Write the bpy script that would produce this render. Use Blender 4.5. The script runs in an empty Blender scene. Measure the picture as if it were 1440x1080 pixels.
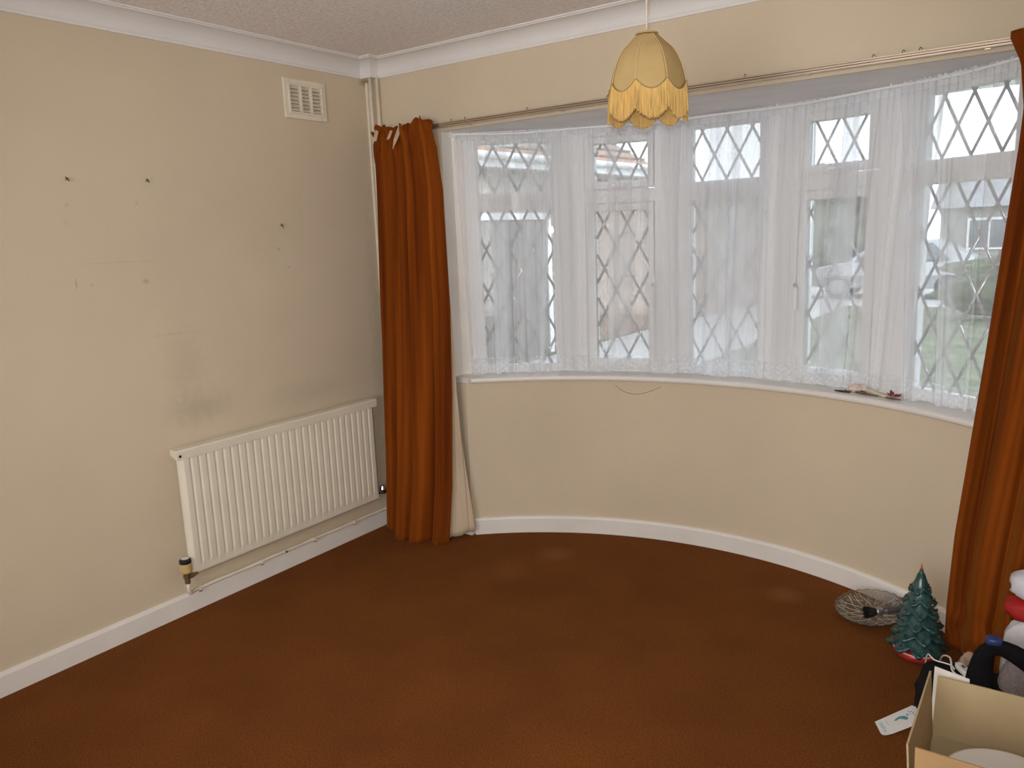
import bpy, bmesh, math, random
from mathutils import Vector, Matrix, noise
random.seed(7)
C = bpy.context.scene.collection
SC = bpy.context.scene
PI = math.pi
R_ = math.radians

# ------------------------------------------------------------------ camera, world, lights, exposure
cam_d = bpy.data.cameras.new('camera')
cam = bpy.data.objects.new('camera', cam_d)
C.objects.link(cam)
cam_d.sensor_width = 36.0
cam_d.lens = 1109.69 / 1440 * 36.0
cam_d.clip_start = 0.02
CR = ((0.81967, 0.57144, -0.03999), (-0.07239, 0.17259, 0.98233), (-0.56825, 0.80229, -0.18283))
cam.matrix_world = Matrix(((CR[0][0], CR[1][0], -CR[2][0], 2.9160),
                           (CR[0][1], CR[1][1], -CR[2][1], -2.9950),
                           (CR[0][2], CR[1][2], -CR[2][2], 1.4855),
                           (0, 0, 0, 1)))
SC.camera = cam

world = bpy.data.worlds.new('overcast_sky')
SC.world = world
world.use_nodes = True
_bg = world.node_tree.nodes['Background']
_bg.inputs[0].default_value = (0.82, 0.92, 1.0, 1)
_bg.inputs[1].default_value = 3.1


def area_light(name, loc, rot, sx, sy, power, col):
    d = bpy.data.lights.new(name, 'AREA')
    d.shape = 'RECTANGLE'
    d.size, d.size_y = sx, sy
    d.energy = power
    d.color = col
    o = bpy.data.objects.new(name, d)
    o.location = loc
    o.rotation_euler = rot
    C.objects.link(o)
    return o


# daylight coming in through the large rear window, behind the photographer
area_light('rear_window_daylight', (2.10, -4.36, 1.35), (R_(90), 0, 0), 1.9, 1.5, 39.0, (1.0, 0.97, 0.94))
# the camera's own flash, a little above the lens
fd = bpy.data.lights.new('camera_flash', 'SPOT')
fd.energy = 105.0
fd.color = (1.0, 0.97, 0.93)
fd.shadow_soft_size = 0.02
fd.spot_size = R_(93)
fd.spot_blend = 0.75
fo = bpy.data.objects.new('camera_flash', fd)
fo.matrix_world = cam.matrix_world @ Matrix.Translation((-0.02, 0.055, 0.0))
C.objects.link(fo)

SC.view_settings.view_transform = 'Standard'
SC.view_settings.look = 'None'
SC.view_settings.gamma = 1.0
SC.view_settings.use_curve_mapping = False
SC.view_settings.exposure = 0.0
SC.cycles.use_denoising = True
SC.cycles.max_bounces = 10
SC.cycles.diffuse_bounces = 6
SC.cycles.transparent_max_bounces = 24
SC.cycles.caustics_reflective = False
SC.cycles.caustics_refractive = False


# ------------------------------------------------------------------ materials
def new_mat(name):
    m = bpy.data.materials.new(name)
    m.use_nodes = True
    nt = m.node_tree
    return m, nt, nt.nodes['Principled BSDF'], nt.nodes['Material Output']


def N(nt, t, **kw):
    n = nt.nodes.new(t)
    for k, v in kw.items():
        setattr(n, k, v)
    return n


def mat(name, col, rough=0.6, metal=0.0, var=0.0, vscale=8.0, bump=0.0, bscale=60.0, sheen=0.0, sheen_tint=None,
        coat=0.0, spec=None, stretch=None, detail=4.0, col2=None):
    """principled material with noise colour variation and noise bump in object space"""
    m, nt, b, out = new_mat(name)
    b.inputs['Base Color'].default_value = (*col, 1)
    b.inputs['Roughness'].default_value = rough
    b.inputs['Metallic'].default_value = metal
    if spec is not None:
        b.inputs['Specular IOR Level'].default_value = spec
    if coat:
        b.inputs['Coat Weight'].default_value = coat
    if sheen:
        b.inputs['Sheen Weight'].default_value = sheen
        b.inputs['Sheen Roughness'].default_value = 0.35
        if sheen_tint:
            b.inputs['Sheen Tint'].default_value = (*sheen_tint, 1)
    tc = N(nt, 'ShaderNodeTexCoord')
    src = tc.outputs['Object']
    if stretch:
        mp = N(nt, 'ShaderNodeMapping')
        mp.inputs['Scale'].default_value = stretch
        nt.links.new(src, mp.inputs[0])
        src = mp.outputs[0]
    if var or col2:
        n = N(nt, 'ShaderNodeTexNoise')
        n.inputs['Scale'].default_value = vscale
        n.inputs['Detail'].default_value = detail
        nt.links.new(src, n.inputs['Vector'])
        cr = N(nt, 'ShaderNodeValToRGB')
        a = col if col2 else tuple(max(0, c * (1 - var)) for c in col)
        c2 = col2 if col2 else tuple(min(1, c * (1 + var)) for c in col)
        cr.color_ramp.elements[0].color = (*a, 1)
        cr.color_ramp.elements[1].color = (*c2, 1)
        cr.color_ramp.elements[0].position = 0.3
        cr.color_ramp.elements[1].position = 0.7
        nt.links.new(n.outputs[0], cr.inputs[0])
        nt.links.new(cr.outputs[0], b.inputs['Base Color'])
    if bump:
        n = N(nt, 'ShaderNodeTexNoise')
        n.inputs['Scale'].default_value = bscale
        n.inputs['Detail'].default_value = 5
        nt.links.new(src, n.inputs['Vector'])
        bp = N(nt, 'ShaderNodeBump')
        bp.inputs['Strength'].default_value = 1.0
        bp.inputs['Distance'].default_value = bump
        nt.links.new(n.outputs[0], bp.inputs['Height'])
        nt.links.new(bp.outputs[0], b.inputs['Normal'])
    return m


WALL = (0.645, 0.545, 0.41)


def wall_material(name, marks):
    """matt cream wallpaper; stains = (y, z, radius_y, radius_z, strength, colour)"""
    m, nt, b, out = new_mat(name)
    b.inputs['Roughness'].default_value = 0.85
    b.inputs['Specular IOR Level'].default_value = 0.25
    tc = N(nt, 'ShaderNodeTexCoord')
    n = N(nt, 'ShaderNodeTexNoise')
    n.inputs['Scale'].default_value = 1.6
    n.inputs['Detail'].default_value = 5
    nt.links.new(tc.outputs['Object'], n.inputs['Vector'])
    cr = N(nt, 'ShaderNodeValToRGB')
    cr.color_ramp.elements[0].color = (*[c * 0.95 for c in WALL], 1)
    cr.color_ramp.elements[1].color = (*[min(1, c * 1.04) for c in WALL], 1)
    cr.color_ramp.elements[0].position = 0.3
    cr.color_ramp.elements[1].position = 0.7
    nt.links.new(n.outputs[0], cr.inputs[0])
    col = cr.outputs[0]
    wob = N(nt, 'ShaderNodeTexNoise')
    wob.inputs['Scale'].default_value = 30
    wob.inputs['Detail'].default_value = 6
    nt.links.new(tc.outputs['Object'], wob.inputs['Vector'])
    for (y, z, ry, rz, s, c) in marks:
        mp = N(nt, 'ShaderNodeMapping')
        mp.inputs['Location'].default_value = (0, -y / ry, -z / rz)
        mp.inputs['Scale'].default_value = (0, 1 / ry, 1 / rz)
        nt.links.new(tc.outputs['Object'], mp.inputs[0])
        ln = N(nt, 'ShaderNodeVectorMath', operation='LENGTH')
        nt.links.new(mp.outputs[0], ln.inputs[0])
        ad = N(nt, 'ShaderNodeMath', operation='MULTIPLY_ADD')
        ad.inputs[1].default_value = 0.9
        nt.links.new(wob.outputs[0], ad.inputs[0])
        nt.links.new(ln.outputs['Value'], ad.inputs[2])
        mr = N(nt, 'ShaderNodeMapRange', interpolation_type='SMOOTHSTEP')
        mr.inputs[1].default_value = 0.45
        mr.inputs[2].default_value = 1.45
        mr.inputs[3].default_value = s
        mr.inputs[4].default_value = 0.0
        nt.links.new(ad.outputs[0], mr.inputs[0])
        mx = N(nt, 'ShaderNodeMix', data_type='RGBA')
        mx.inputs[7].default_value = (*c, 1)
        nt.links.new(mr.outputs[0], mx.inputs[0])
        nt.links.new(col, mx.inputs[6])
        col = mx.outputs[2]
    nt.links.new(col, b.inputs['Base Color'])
    bn = N(nt, 'ShaderNodeTexNoise')
    bn.inputs['Scale'].default_value = 120
    bn.inputs['Detail'].default_value = 4
    nt.links.new(tc.outputs['Object'], bn.inputs['Vector'])
    bp = N(nt, 'ShaderNodeBump')
    bp.inputs['Strength'].default_value = 0.5
    bp.inputs['Distance'].default_value = 0.0015
    nt.links.new(bn.outputs[0], bp.inputs['Height'])
    nt.links.new(bp.outputs[0], b.inputs['Normal'])
    return m


GREY_TONE = (0.30, 0.26, 0.19)
DARK_DIRT = (0.10, 0.075, 0.05)
PALE_WALL = (0.69, 0.60, 0.45)
M = {}
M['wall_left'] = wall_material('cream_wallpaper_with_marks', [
    (-1.17, 1.03, 0.13, 0.22, 0.16, GREY_TONE), (-1.12, 0.84, 0.22, 0.10, 0.28, GREY_TONE), (-0.55, 0.80, 0.35, 0.10, 0.16, GREY_TONE),  # grey dirt above the radiator
    (-0.05, 1.0, 0.10, 1.0, 0.30, GREY_TONE),  # darker grey strip running up beside the corner
    (-0.62, 1.46, 0.10, 0.14, 0.35, PALE_WALL),
    (-1.555, 1.385, 0.006, 0.030, 0.40, DARK_DIRT), (-1.50, 1.375, 0.006, 0.010, 0.25, DARK_DIRT),
    (-1.292, 1.375, 0.022, 0.014, 0.32, DARK_DIRT), (-0.646, 1.475, 0.016, 0.014, 0.35, DARK_DIRT),
    (-0.60, 1.393, 0.010, 0.010, 0.30, DARK_DIRT), (-0.56, 1.365, 0.006, 0.007, 0.35, DARK_DIRT),
    (-1.55, 1.66, 0.012, 0.010, 0.16, DARK_DIRT), (-1.56, 1.60, 0.016, 0.012, 0.14, DARK_DIRT),
    (-1.29, 1.67, 0.010, 0.018, 0.20, DARK_DIRT),
    (-0.02, 2.26, 0.07, 0.03, 0.8, (0.28, 0.18, 0.09)),  # brown stain and shadow under the corner box, put into the colour
    (-1.38, 1.452, 0.30, 0.004, 0.20, GREY_TONE), (-1.20, 1.16, 0.16, 0.005, 0.24, GREY_TONE), (-0.50, 1.70, 0.003, 0.30, 0.18, GREY_TONE),
])
M['wall'] = wall_material('cream_wallpaper', [])
M['paint'] = mat('white_gloss_paint', (0.80, 0.77, 0.73), 0.4, var=0.04, vscale=5, bump=0.0006, bscale=25)
M['ceiling'] = mat('artex_ceiling', (0.88, 0.845, 0.83), 0.9, var=0.08, vscale=48, bump=0.010, bscale=70, detail=6)
M['cove'] = mat('white_plaster_cove', (0.77, 0.755, 0.75), 0.7, var=0.03, vscale=4, bump=0.0008, bscale=40)
M['soffit'] = mat('grey_white_plaster', (0.86, 0.85, 0.85), 0.8, var=0.05, vscale=6, bump=0.001, bscale=40)
M['upvc'] = mat('white_plastic_frame', (0.84, 0.85, 0.86), 0.35, var=0.02, vscale=3)
M['cream_paint'] = mat('cream_radiator_enamel', (0.78, 0.73, 0.61), 0.4, var=0.03, vscale=6)
M['cream_pipe'] = mat('cream_painted_pipe', (0.78, 0.72, 0.60), 0.4, var=0.08, vscale=12)
M['lead'] = mat('lead_came', (0.56, 0.56, 0.58), 0.22, metal=0.5, var=0.15, vscale=20)
M['chrome'] = mat('chrome', (0.45, 0.45, 0.46), 0.15, metal=1.0, var=0.05, vscale=20)
M['brass'] = mat('old_brass', (0.20, 0.13, 0.06), 0.45, metal=0.6, var=0.3, vscale=40)
M['black'] = mat('black_plastic', (0.012, 0.011, 0.012), 0.45, var=0.2, vscale=30)
M['gold_cap'] = mat('ribbed_gold_plastic', (0.55, 0.40, 0.17), 0.4, var=0.15, vscale=30)
M['rail'] = mat('bronze_aluminium_rail', (0.62, 0.52, 0.42), 0.28, metal=0.85, var=0.06, vscale=5)
M['rust'] = mat('rusty_nail', (0.06, 0.045, 0.03), 0.7, var=0.3, vscale=90)


def carpet_material():
    m, nt, b, out = new_mat('rust_brown_carpet')
    b.inputs['Roughness'].default_value = 1.0
    b.inputs['Specular IOR Level'].default_value = 0.1
    b.inputs['Sheen Weight'].default_value = 0.12
    b.inputs['Sheen Tint'].default_value = (0.6, 0.25, 0.1, 1)
    tc = N(nt, 'ShaderNodeTexCoord')
    big = N(nt, 'ShaderNodeTexNoise')
    big.inputs['Scale'].default_value = 3.0
    big.inputs['Detail'].default_value = 6
    nt.links.new(tc.outputs['Object'], big.inputs['Vector'])
    cr = N(nt, 'ShaderNodeValToRGB')
    cr.color_ramp.elements[0].color = (0.128, 0.040, 0.0068, 1)
    cr.color_ramp.elements[1].color = (0.164, 0.053, 0.009, 1)
    cr.color_ramp.elements[0].position = 0.3
    cr.color_ramp.elements[1].position = 0.7
    nt.links.new(big.outputs[0], cr.inputs[0])
    fine = N(nt, 'ShaderNodeTexNoise')
    fine.inputs['Scale'].default_value = 150
    fine.inputs['Detail'].default_value = 3
    nt.links.new(tc.outputs['Object'], fine.inputs['Vector'])
    mr = N(nt, 'ShaderNodeMapRange')
    mr.inputs[1].default_value = 0.3
    mr.inputs[2].default_value = 0.7
    mr.inputs[3].default_value = 0.74
    mr.inputs[4].default_value = 1.22
    nt.links.new(fine.outputs[0], mr.inputs[0])
    mx = N(nt, 'ShaderNodeVectorMath', operation='SCALE')
    nt.links.new(cr.outputs[0], mx.inputs[0])
    nt.links.new(mr.outputs[0], mx.inputs['Scale'])
    col = mx.outputs[0]
    for (x, y, r, s) in ((1.02, -0.02, 0.13, 0.22), (2.05, 0.09, 0.10, 0.22), (0.93, -0.28, 0.16, 0.10)):   # worn pale patches
        mp = N(nt, 'ShaderNodeMapping')
        mp.inputs['Location'].default_value = (-x / r, -y / r, 0)
        mp.inputs['Scale'].default_value = (1 / r, 1 / r, 0)
        nt.links.new(tc.outputs['Object'], mp.inputs[0])
        ln = N(nt, 'ShaderNodeVectorMath', operation='LENGTH')
        nt.links.new(mp.outputs[0], ln.inputs[0])
        ad = N(nt, 'ShaderNodeMath', operation='ADD')
        nt.links.new(ln.outputs['Value'], ad.inputs[0])
        nt.links.new(big.outputs[0], ad.inputs[1])
        m2 = N(nt, 'ShaderNodeMapRange', interpolation_type='SMOOTHSTEP')
        m2.inputs[1].default_value = 0.5
        m2.inputs[2].default_value = 1.5
        m2.inputs[3].default_value = s
        m2.inputs[4].default_value = 0
        nt.links.new(ad.outputs[0], m2.inputs[0])
        k = N(nt, 'ShaderNodeMix', data_type='RGBA')
        k.inputs[7].default_value = (0.36, 0.19, 0.07, 1)
        nt.links.new(m2.outputs[0], k.inputs[0])
        nt.links.new(col, k.inputs[6])
        col = k.outputs[2]
    nt.links.new(col, b.inputs['Base Color'])
    bp = N(nt, 'ShaderNodeBump')
    bp.inputs['Strength'].default_value = 0.8
    bp.inputs['Distance'].default_value = 0.006
    nt.links.new(fine.outputs[0], bp.inputs['Height'])
    nt.links.new(bp.outputs[0], b.inputs['Normal'])
    return m


M['carpet'] = carpet_material()


def velvet_material():
    m, nt, b, out = new_mat('rust_orange_velvet')
    b.inputs['Roughness'].default_value = 0.9
    b.inputs['Specular IOR Level'].default_value = 0.1
    b.inputs['Sheen Weight'].default_value = 0.22
    b.inputs['Sheen Roughness'].default_value = 0.45
    b.inputs['Sheen Tint'].default_value = (0.85, 0.36, 0.06, 1)
    uv = N(nt, 'ShaderNodeTexCoord')
    mp = N(nt, 'ShaderNodeMapping')
    mp.inputs['Scale'].default_value = (10, 0.5, 1)
    nt.links.new(uv.outputs['UV'], mp.inputs[0])
    n = N(nt, 'ShaderNodeTexNoise')
    n.inputs['Scale'].default_value = 1.0
    n.inputs['Detail'].default_value = 5
    nt.links.new(mp.outputs[0], n.inputs['Vector'])
    cr = N(nt, 'ShaderNodeValToRGB')
    cr.color_ramp.elements[0].color = (0.115, 0.021, 0.002, 1)  # dark and bright shading of the folds, painted as colour streaks
    cr.color_ramp.elements[1].color = (0.29, 0.070, 0.005, 1)
    cr.color_ramp.elements[0].position = 0.36
    cr.color_ramp.elements[1].position = 0.68
    nt.links.new(n.outputs[0], cr.inputs[0])
    nt.links.new(cr.outputs[0], b.inputs['Base Color'])
    f = N(nt, 'ShaderNodeTexNoise')
    f.inputs['Scale'].default_value = 300
    nt.links.new(uv.outputs['Object'], f.inputs['Vector'])
    bp = N(nt, 'ShaderNodeBump')
    bp.inputs['Distance'].default_value = 0.0008
    nt.links.new(f.outputs[0], bp.inputs['Height'])
    nt.links.new(bp.outputs[0], b.inputs['Normal'])
    return m


M['velvet'] = velvet_material()
M['lining'] = mat('beige_cotton_lining', (0.60, 0.475, 0.34), 0.9, var=0.10, vscale=14, bump=0.0006, bscale=220, stretch=(1, 1, 0.25))
M['tape'] = mat('frayed_cream_tape', (0.55, 0.40, 0.28), 0.9, var=0.12, vscale=60)


def net_material(name, base, hem_z, head_z):
    m = bpy.data.materials.new(name)
    m.use_nodes = True
    nt = m.node_tree
    for n in list(nt.nodes):
        if n.type == 'BSDF_PRINCIPLED':
            nt.nodes.remove(n)
    out = nt.nodes['Material Output']
    tc = N(nt, 'ShaderNodeTexCoord')
    mp = N(nt, 'ShaderNodeMapping')
    mp.inputs['Scale'].default_value = (38, 0.5, 1)
    nt.links.new(tc.outputs['UV'], mp.inputs[0])
    st = N(nt, 'ShaderNodeTexNoise')
    st.inputs['Scale'].default_value = 1
    st.inputs['Detail'].default_value = 4
    nt.links.new(mp.outputs[0], st.inputs['Vector'])
    mr = N(nt, 'ShaderNodeMapRange')
    mr.inputs[1].default_value = 0.3
    mr.inputs[2].default_value = 0.75
    mr.inputs[3].default_value = base - 0.03
    mr.inputs[4].default_value = base + 0.04
    nt.links.new(st.outputs[0], mr.inputs[0])
    mpb = N(nt, 'ShaderNodeMapping')
    mpb.inputs['Scale'].default_value = (8, 0.22, 1)
    nt.links.new(tc.outputs['UV'], mpb.inputs[0])
    bd = N(nt, 'ShaderNodeTexNoise')
    bd.inputs['Scale'].default_value = 1
    bd.inputs['Detail'].default_value = 2
    nt.links.new(mpb.outputs[0], bd.inputs['Vector'])
    mb2 = N(nt, 'ShaderNodeMapRange')
    mb2.inputs[1].default_value = 0.46
    mb2.inputs[2].default_value = 0.54
    mb2.inputs[3].default_value = -0.17
    mb2.inputs[4].default_value = 0.17
    nt.links.new(bd.outputs[0], mb2.inputs[0])
    sm = N(nt, 'ShaderNodeMath', operation='ADD')
    nt.links.new(mr.outputs[0], sm.inputs[0])
    nt.links.new(mb2.outputs[0], sm.inputs[1])
    sep = N(nt, 'ShaderNodeSeparateXYZ')
    nt.links.new(tc.outputs['Object'], sep.inputs[0])
    lt = N(nt, 'ShaderNodeMath', operation='LESS_THAN')
    lt.inputs[1].default_value = hem_z
    nt.links.new(sep.outputs['Z'], lt.inputs[0])
    # lace flowers in the hem: small cells
    vo = N(nt, 'ShaderNodeTexVoronoi')
    vo.inputs['Scale'].default_value = 55
    nt.links.new(tc.outputs['Object'], vo.inputs['Vector'])
    lace = N(nt, 'ShaderNodeMapRange')
    lace.inputs[1].default_value = 0.15
    lace.inputs[2].default_value = 0.6
    lace.inputs[3].default_value = 0.34
    lace.inputs[4].default_value = 0.10
    nt.links.new(vo.outputs['Distance'], lace.inputs[0])
    hm = N(nt, 'ShaderNodeMath', operation='MULTIPLY')
    nt.links.new(lt.outputs[0], hm.inputs[0])
    nt.links.new(lace.outputs[0], hm.inputs[1])
    gt = N(nt, 'ShaderNodeMath', operation='GREATER_THAN')
    gt.inputs[1].default_value = head_z
    nt.links.new(sep.outputs['Z'], gt.inputs[0])
    g2 = N(nt, 'ShaderNodeMath', operation='MULTIPLY_ADD')
    g2.inputs[1].default_value = 0.22
    nt.links.new(gt.outputs[0], g2.inputs[0])
    nt.links.new(sm.outputs[0], g2.inputs[2])
    ad = N(nt, 'ShaderNodeMath', operation='ADD', use_clamp=True)
    nt.links.new(g2.outputs[0], ad.inputs[0])
    nt.links.new(hm.outputs[0], ad.inputs[1])
    df = N(nt, 'ShaderNodeBsdfDiffuse')
    df.inputs[0].default_value = (0.92, 0.935, 0.96, 1)
    tl = N(nt, 'ShaderNodeBsdfTranslucent')
    tl.inputs[0].default_value = (0.82, 0.86, 0.92, 1)
    mx = N(nt, 'ShaderNodeMixShader')
    mx.inputs[0].default_value = 0.42
    nt.links.new(df.outputs[0], mx.inputs[1])
    nt.links.new(tl.outputs[0], mx.inputs[2])
    tr = N(nt, 'ShaderNodeBsdfTransparent')
    m2 = N(nt, 'ShaderNodeMixShader')
    nt.links.new(ad.outputs[0], m2.inputs[0])
    nt.links.new(tr.outputs[0], m2.inputs[1])
    nt.links.new(mx.outputs[0], m2.inputs[2])
    nt.links.new(m2.outputs[0], out.inputs[0])
    return m


M['net'] = net_material('sheer_white_net', 0.50, 0.895, 1.945)


def glass_material(name, tint=(1, 1, 1), gloss=0.06):
    m = bpy.data.materials.new(name)
    m.use_nodes = True
    nt = m.node_tree
    for n in list(nt.nodes):
        if n.type == 'BSDF_PRINCIPLED':
            nt.nodes.remove(n)
    tr = N(nt, 'ShaderNodeBsdfTransparent')
    tr.inputs[0].default_value = (*tint, 1)
    gl = N(nt, 'ShaderNodeBsdfGlossy')
    gl.inputs['Roughness'].default_value = 0.02
    fr = N(nt, 'ShaderNodeFresnel')
    fr.inputs[0].default_value = 1.45
    mx = N(nt, 'ShaderNodeMixShader')
    nt.links.new(fr.outputs[0], mx.inputs[0])
    nt.links.new(tr.outputs[0], mx.inputs[1])
    nt.links.new(gl.outputs[0], mx.inputs[2])
    nt.links.new(mx.outputs[0], nt.nodes['Material Output'].inputs[0])
    return m


M['glass'] = glass_material('window_glass')


# ------------------------------------------------------------------ mesh helpers
class MB:
    def __init__(self):
        self.v, self.f, self.uv = [], [], None

    def add(self, vs, fs):
        o = len(self.v)
        self.v += [tuple(v) for v in vs]
        self.f += [tuple(i + o for i in f) for f in fs]
        return self

    def box(self, a, b, mtx=None):
        (x0, y0, z0), (x1, y1, z1) = a, b
        vs = [Vector(p) for p in ((x0, y0, z0), (x1, y0, z0), (x1, y1, z0), (x0, y1, z0), (x0, y0, z1), (x1, y0, z1), (x1, y1, z1), (x0, y1, z1))]
        if mtx is not None:
            vs = [mtx @ v for v in vs]
        return self.add(vs, [(0, 3, 2, 1), (4, 5, 6, 7), (0, 1, 5, 4), (1, 2, 6, 5), (2, 3, 7, 6), (3, 0, 4, 7)])

    def tube(self, pts, r, n=8, cap=True):
        pts = [Vector(p) for p in pts]
        rs = r if isinstance(r, (list, tuple)) else [r] * len(pts)
        rings = []
        up = None
        for i, p in enumerate(pts):
            t = (pts[min(i + 1, len(pts) - 1)] - pts[max(i - 1, 0)]).normalized()
            if up is None:
                up = Vector((0, 0, 1)) if abs(t.z) < 0.9 else Vector((1, 0, 0))
            s = t.cross(up).normalized()
            up = s.cross(t).normalized()
            rings.append([p + (s * math.cos(2 * PI * k / n) + up * math.sin(2 * PI * k / n)) * rs[i] for k in range(n)])
        return self.loft(rings, cap)

    def loft(self, rings, cap=True, closed=True):
        n = len(rings[0])
        vs = [v for r in rings for v in r]
        fs = []
        for i in range(len(rings) - 1):
            for k in range(n if closed else n - 1):
                a, b = i * n + k, i * n + (k + 1) % n
                fs.append((a, b, b + n, a + n))
        if cap:
            fs.append(tuple(range(n - 1, -1, -1)))
            fs.append(tuple((len(rings) - 1) * n + k for k in range(n)))
        return self.add(vs, fs)

    def lathe(self, prof, n=32, c=(0, 0, 0), cap=False):
        rings = [[Vector((c[0] + r * math.cos(2 * PI * k / n), c[1] + r * math.sin(2 * PI * k / n), c[2] + z)) for k in range(n)] for r, z in prof]
        return self.loft(rings, cap)

    def build(self, name, m, parent=None, smooth=False, solid=0.0, bevel=0.0, subsurf=0, fix=True):
        me = bpy.data.meshes.new(name)
        me.from_pydata(self.v, [], self.f)
        me.update()
        if fix:
            bm = bmesh.new()
            bm.from_mesh(me)
            bmesh.ops.recalc_face_normals(bm, faces=bm.faces)
            bm.to_mesh(me)
            bm.free()
        if smooth:
            me.polygons.foreach_set('use_smooth', [True] * len(me.polygons))
        me.materials.append(m)
        o = bpy.data.objects.new(name, me)
        C.objects.link(o)
        if parent is not None:
            o.parent = parent
            o.matrix_parent_inverse = Matrix.Translation(parent.location).inverted() if parent.parent is None else Matrix.Identity(4)
        if bevel:
            md = o.modifiers.new('bevel', 'BEVEL')
            md.width = bevel
            md.segments = 2
            md.limit_method = 'ANGLE'
        if subsurf:
            md = o.modifiers.new('subsurf', 'SUBSURF')
            md.levels = md.render_levels = subsurf
        if solid:
            md = o.modifiers.new('solid', 'SOLIDIFY')
            md.thickness = abs(solid)
            md.offset = -1 if solid > 0 else 1
        return o


def tag(o, label, cat, group=None, kind=None):
    o['label'] = label
    o['category'] = cat
    if group:
        o['group'] = group
    if kind:
        o['kind'] = kind
    return o


def thing(name, label, cat, loc=(0, 0, 0), group=None):
    o = bpy.data.objects.new(name, None)
    o.empty_display_size = 0.05
    C.objects.link(o)
    o.location = loc
    return tag(o, label, cat, group)


def struct(o):
    o['kind'] = 'structure'
    return o


def sheet(mb, fn, nu, nv):
    """grid of fn(u, v) -> point, with uv in metres of width / height fractions"""
    o = len(mb.v)
    mb.grid = (nu, nv)
    vs = [fn(i / nu, j / nv) for j in range(nv + 1) for i in range(nu + 1)]
    fs = [(j * (nu + 1) + i, j * (nu + 1) + i + 1, (j + 1) * (nu + 1) + i + 1, (j + 1) * (nu + 1) + i) for j in range(nv) for i in range(nu)]
    mb.add(vs, fs)
    return mb


def set_uv(o, nu, nv, su=1.0, sv=1.0):
    me = o.data
    uvl = me.uv_layers.new(name='uv')
    for lp in me.loops:
        j, i = divmod(lp.vertex_index, nu + 1)
        uvl.data[lp.index].uv = (i / nu * su, j / nv * sv)


def spline(pts, n=6):
    P = [Vector(p) for p in pts]
    P = [P[0] * 2 - P[1]] + P + [P[-1] * 2 - P[-2]]
    out = []
    for i in range(1, len(P) - 2):
        a, b, c, d = P[i - 1:i + 3]
        for k in range(n):
            t = k / n
            out.append(.5 * (2 * b + (c - a) * t + (2 * a - 5 * b + 4 * c - d) * t * t + (3 * b - a - 3 * c + d) * t ** 3))
    return out + [P[-2]]


def lerp(a, b, t):
    return a + (b - a) * t


def table(t, x):
    if x <= t[0][0]:
        return t[0][1]
    for (a, va), (b, vb) in zip(t, t[1:]):
        if x <= b:
            k = (x - a) / (b - a)
            return lerp(va, vb, k)
    return t[-1][1]


def smooth01(x):
    x = max(0, min(1, x))
    return x * x * (3 - 2 * x)


# ------------------------------------------------------------------ the room
XR, YB, ZC, ZK = 3.25, -4.40, 2.356, 2.28          # right wall, rear wall, ceiling, cove bottom
BX, BY, BR = 1.627, -1.265, 1.6895                  # centre and radius of the bow
ZS, ZSOF = 0.812, 1.988                             # sill top, bay soffit
TE = 41.4                                           # half angle of the bow


def bow(deg, r, z):
    a = R_(deg)
    return Vector((BX + r * math.sin(a), BY + r * math.cos(a), z))


def sector(mb, r0, r1, z0, z1, a0, a1, n=40):
    rings = []
    for i in range(n + 1):
        a = lerp(a0, a1, i / n)
        rings.append([bow(a, r0, z0), bow(a, r1, z0), bow(a, r1, z1), bow(a, r0, z1)])
    return mb.loft(rings)


arc = [bow(lerp(TE, -TE, i / 40), BR, 0) for i in range(41)]
fl = MB()
fl.v = [(-0.1, YB - .1, 0), (XR + .1, YB - .1, 0), (XR + .1, 0.03, 0)] + [(p.x, p.y + 0.02, 0) for p in arc] + [(-0.1, 0.03, 0)]
fl.f = [tuple(range(len(fl.v)))]
struct(fl.build('floor', M['carpet']))

mb = MB()
mb.box((-0.15, YB - .15, ZC), (XR + .15, 0.15, ZC + .12))
struct(mb.build('ceiling', M['ceiling']))

mb = MB()
mb.box((-0.15, YB - .15, -.05), (0, 0.15, ZC))
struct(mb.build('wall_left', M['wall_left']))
mb = MB()
mb.box((XR, YB - .15, -.05), (XR + .15, 0.15, ZC))
struct(mb.build('wall_right', M['wall']))
# rear wall with its window opening x 1.15..3.05, z 0.6..2.1
mb = MB()
mb.box((0, YB - .15, -.05), (1.15, YB, ZC))
mb.box((3.05, YB - .15, -.05), (XR, YB, ZC))
mb.box((1.15, YB - .15, -.05), (3.05, YB, 0.6))
mb.box((1.15, YB - .15, 2.1), (3.05, YB, ZC))
struct(mb.build('wall_back', M['wall']))
w6 = bpy.data.objects.new('window_6', None)
C.objects.link(w6)
struct(w6)
mb = MB()
for (x0, x1, z0, z1) in ((1.15, 3.05, .6, .66), (1.15, 3.05, 2.04, 2.1), (1.15, 1.21, .66, 2.04), (2.99, 3.05, .66, 2.04), (2.07, 2.13, .66, 2.04)):
    mb.box((x0, YB - .10, z0), (x1, YB - .04, z1))
mb.build('frame', M['upvc'], w6)
mb = MB()
mb.box((1.21, YB - .075, .66), (2.99, YB - .07, 2.04))
mb.build('glass', M['glass'], w6)

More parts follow.
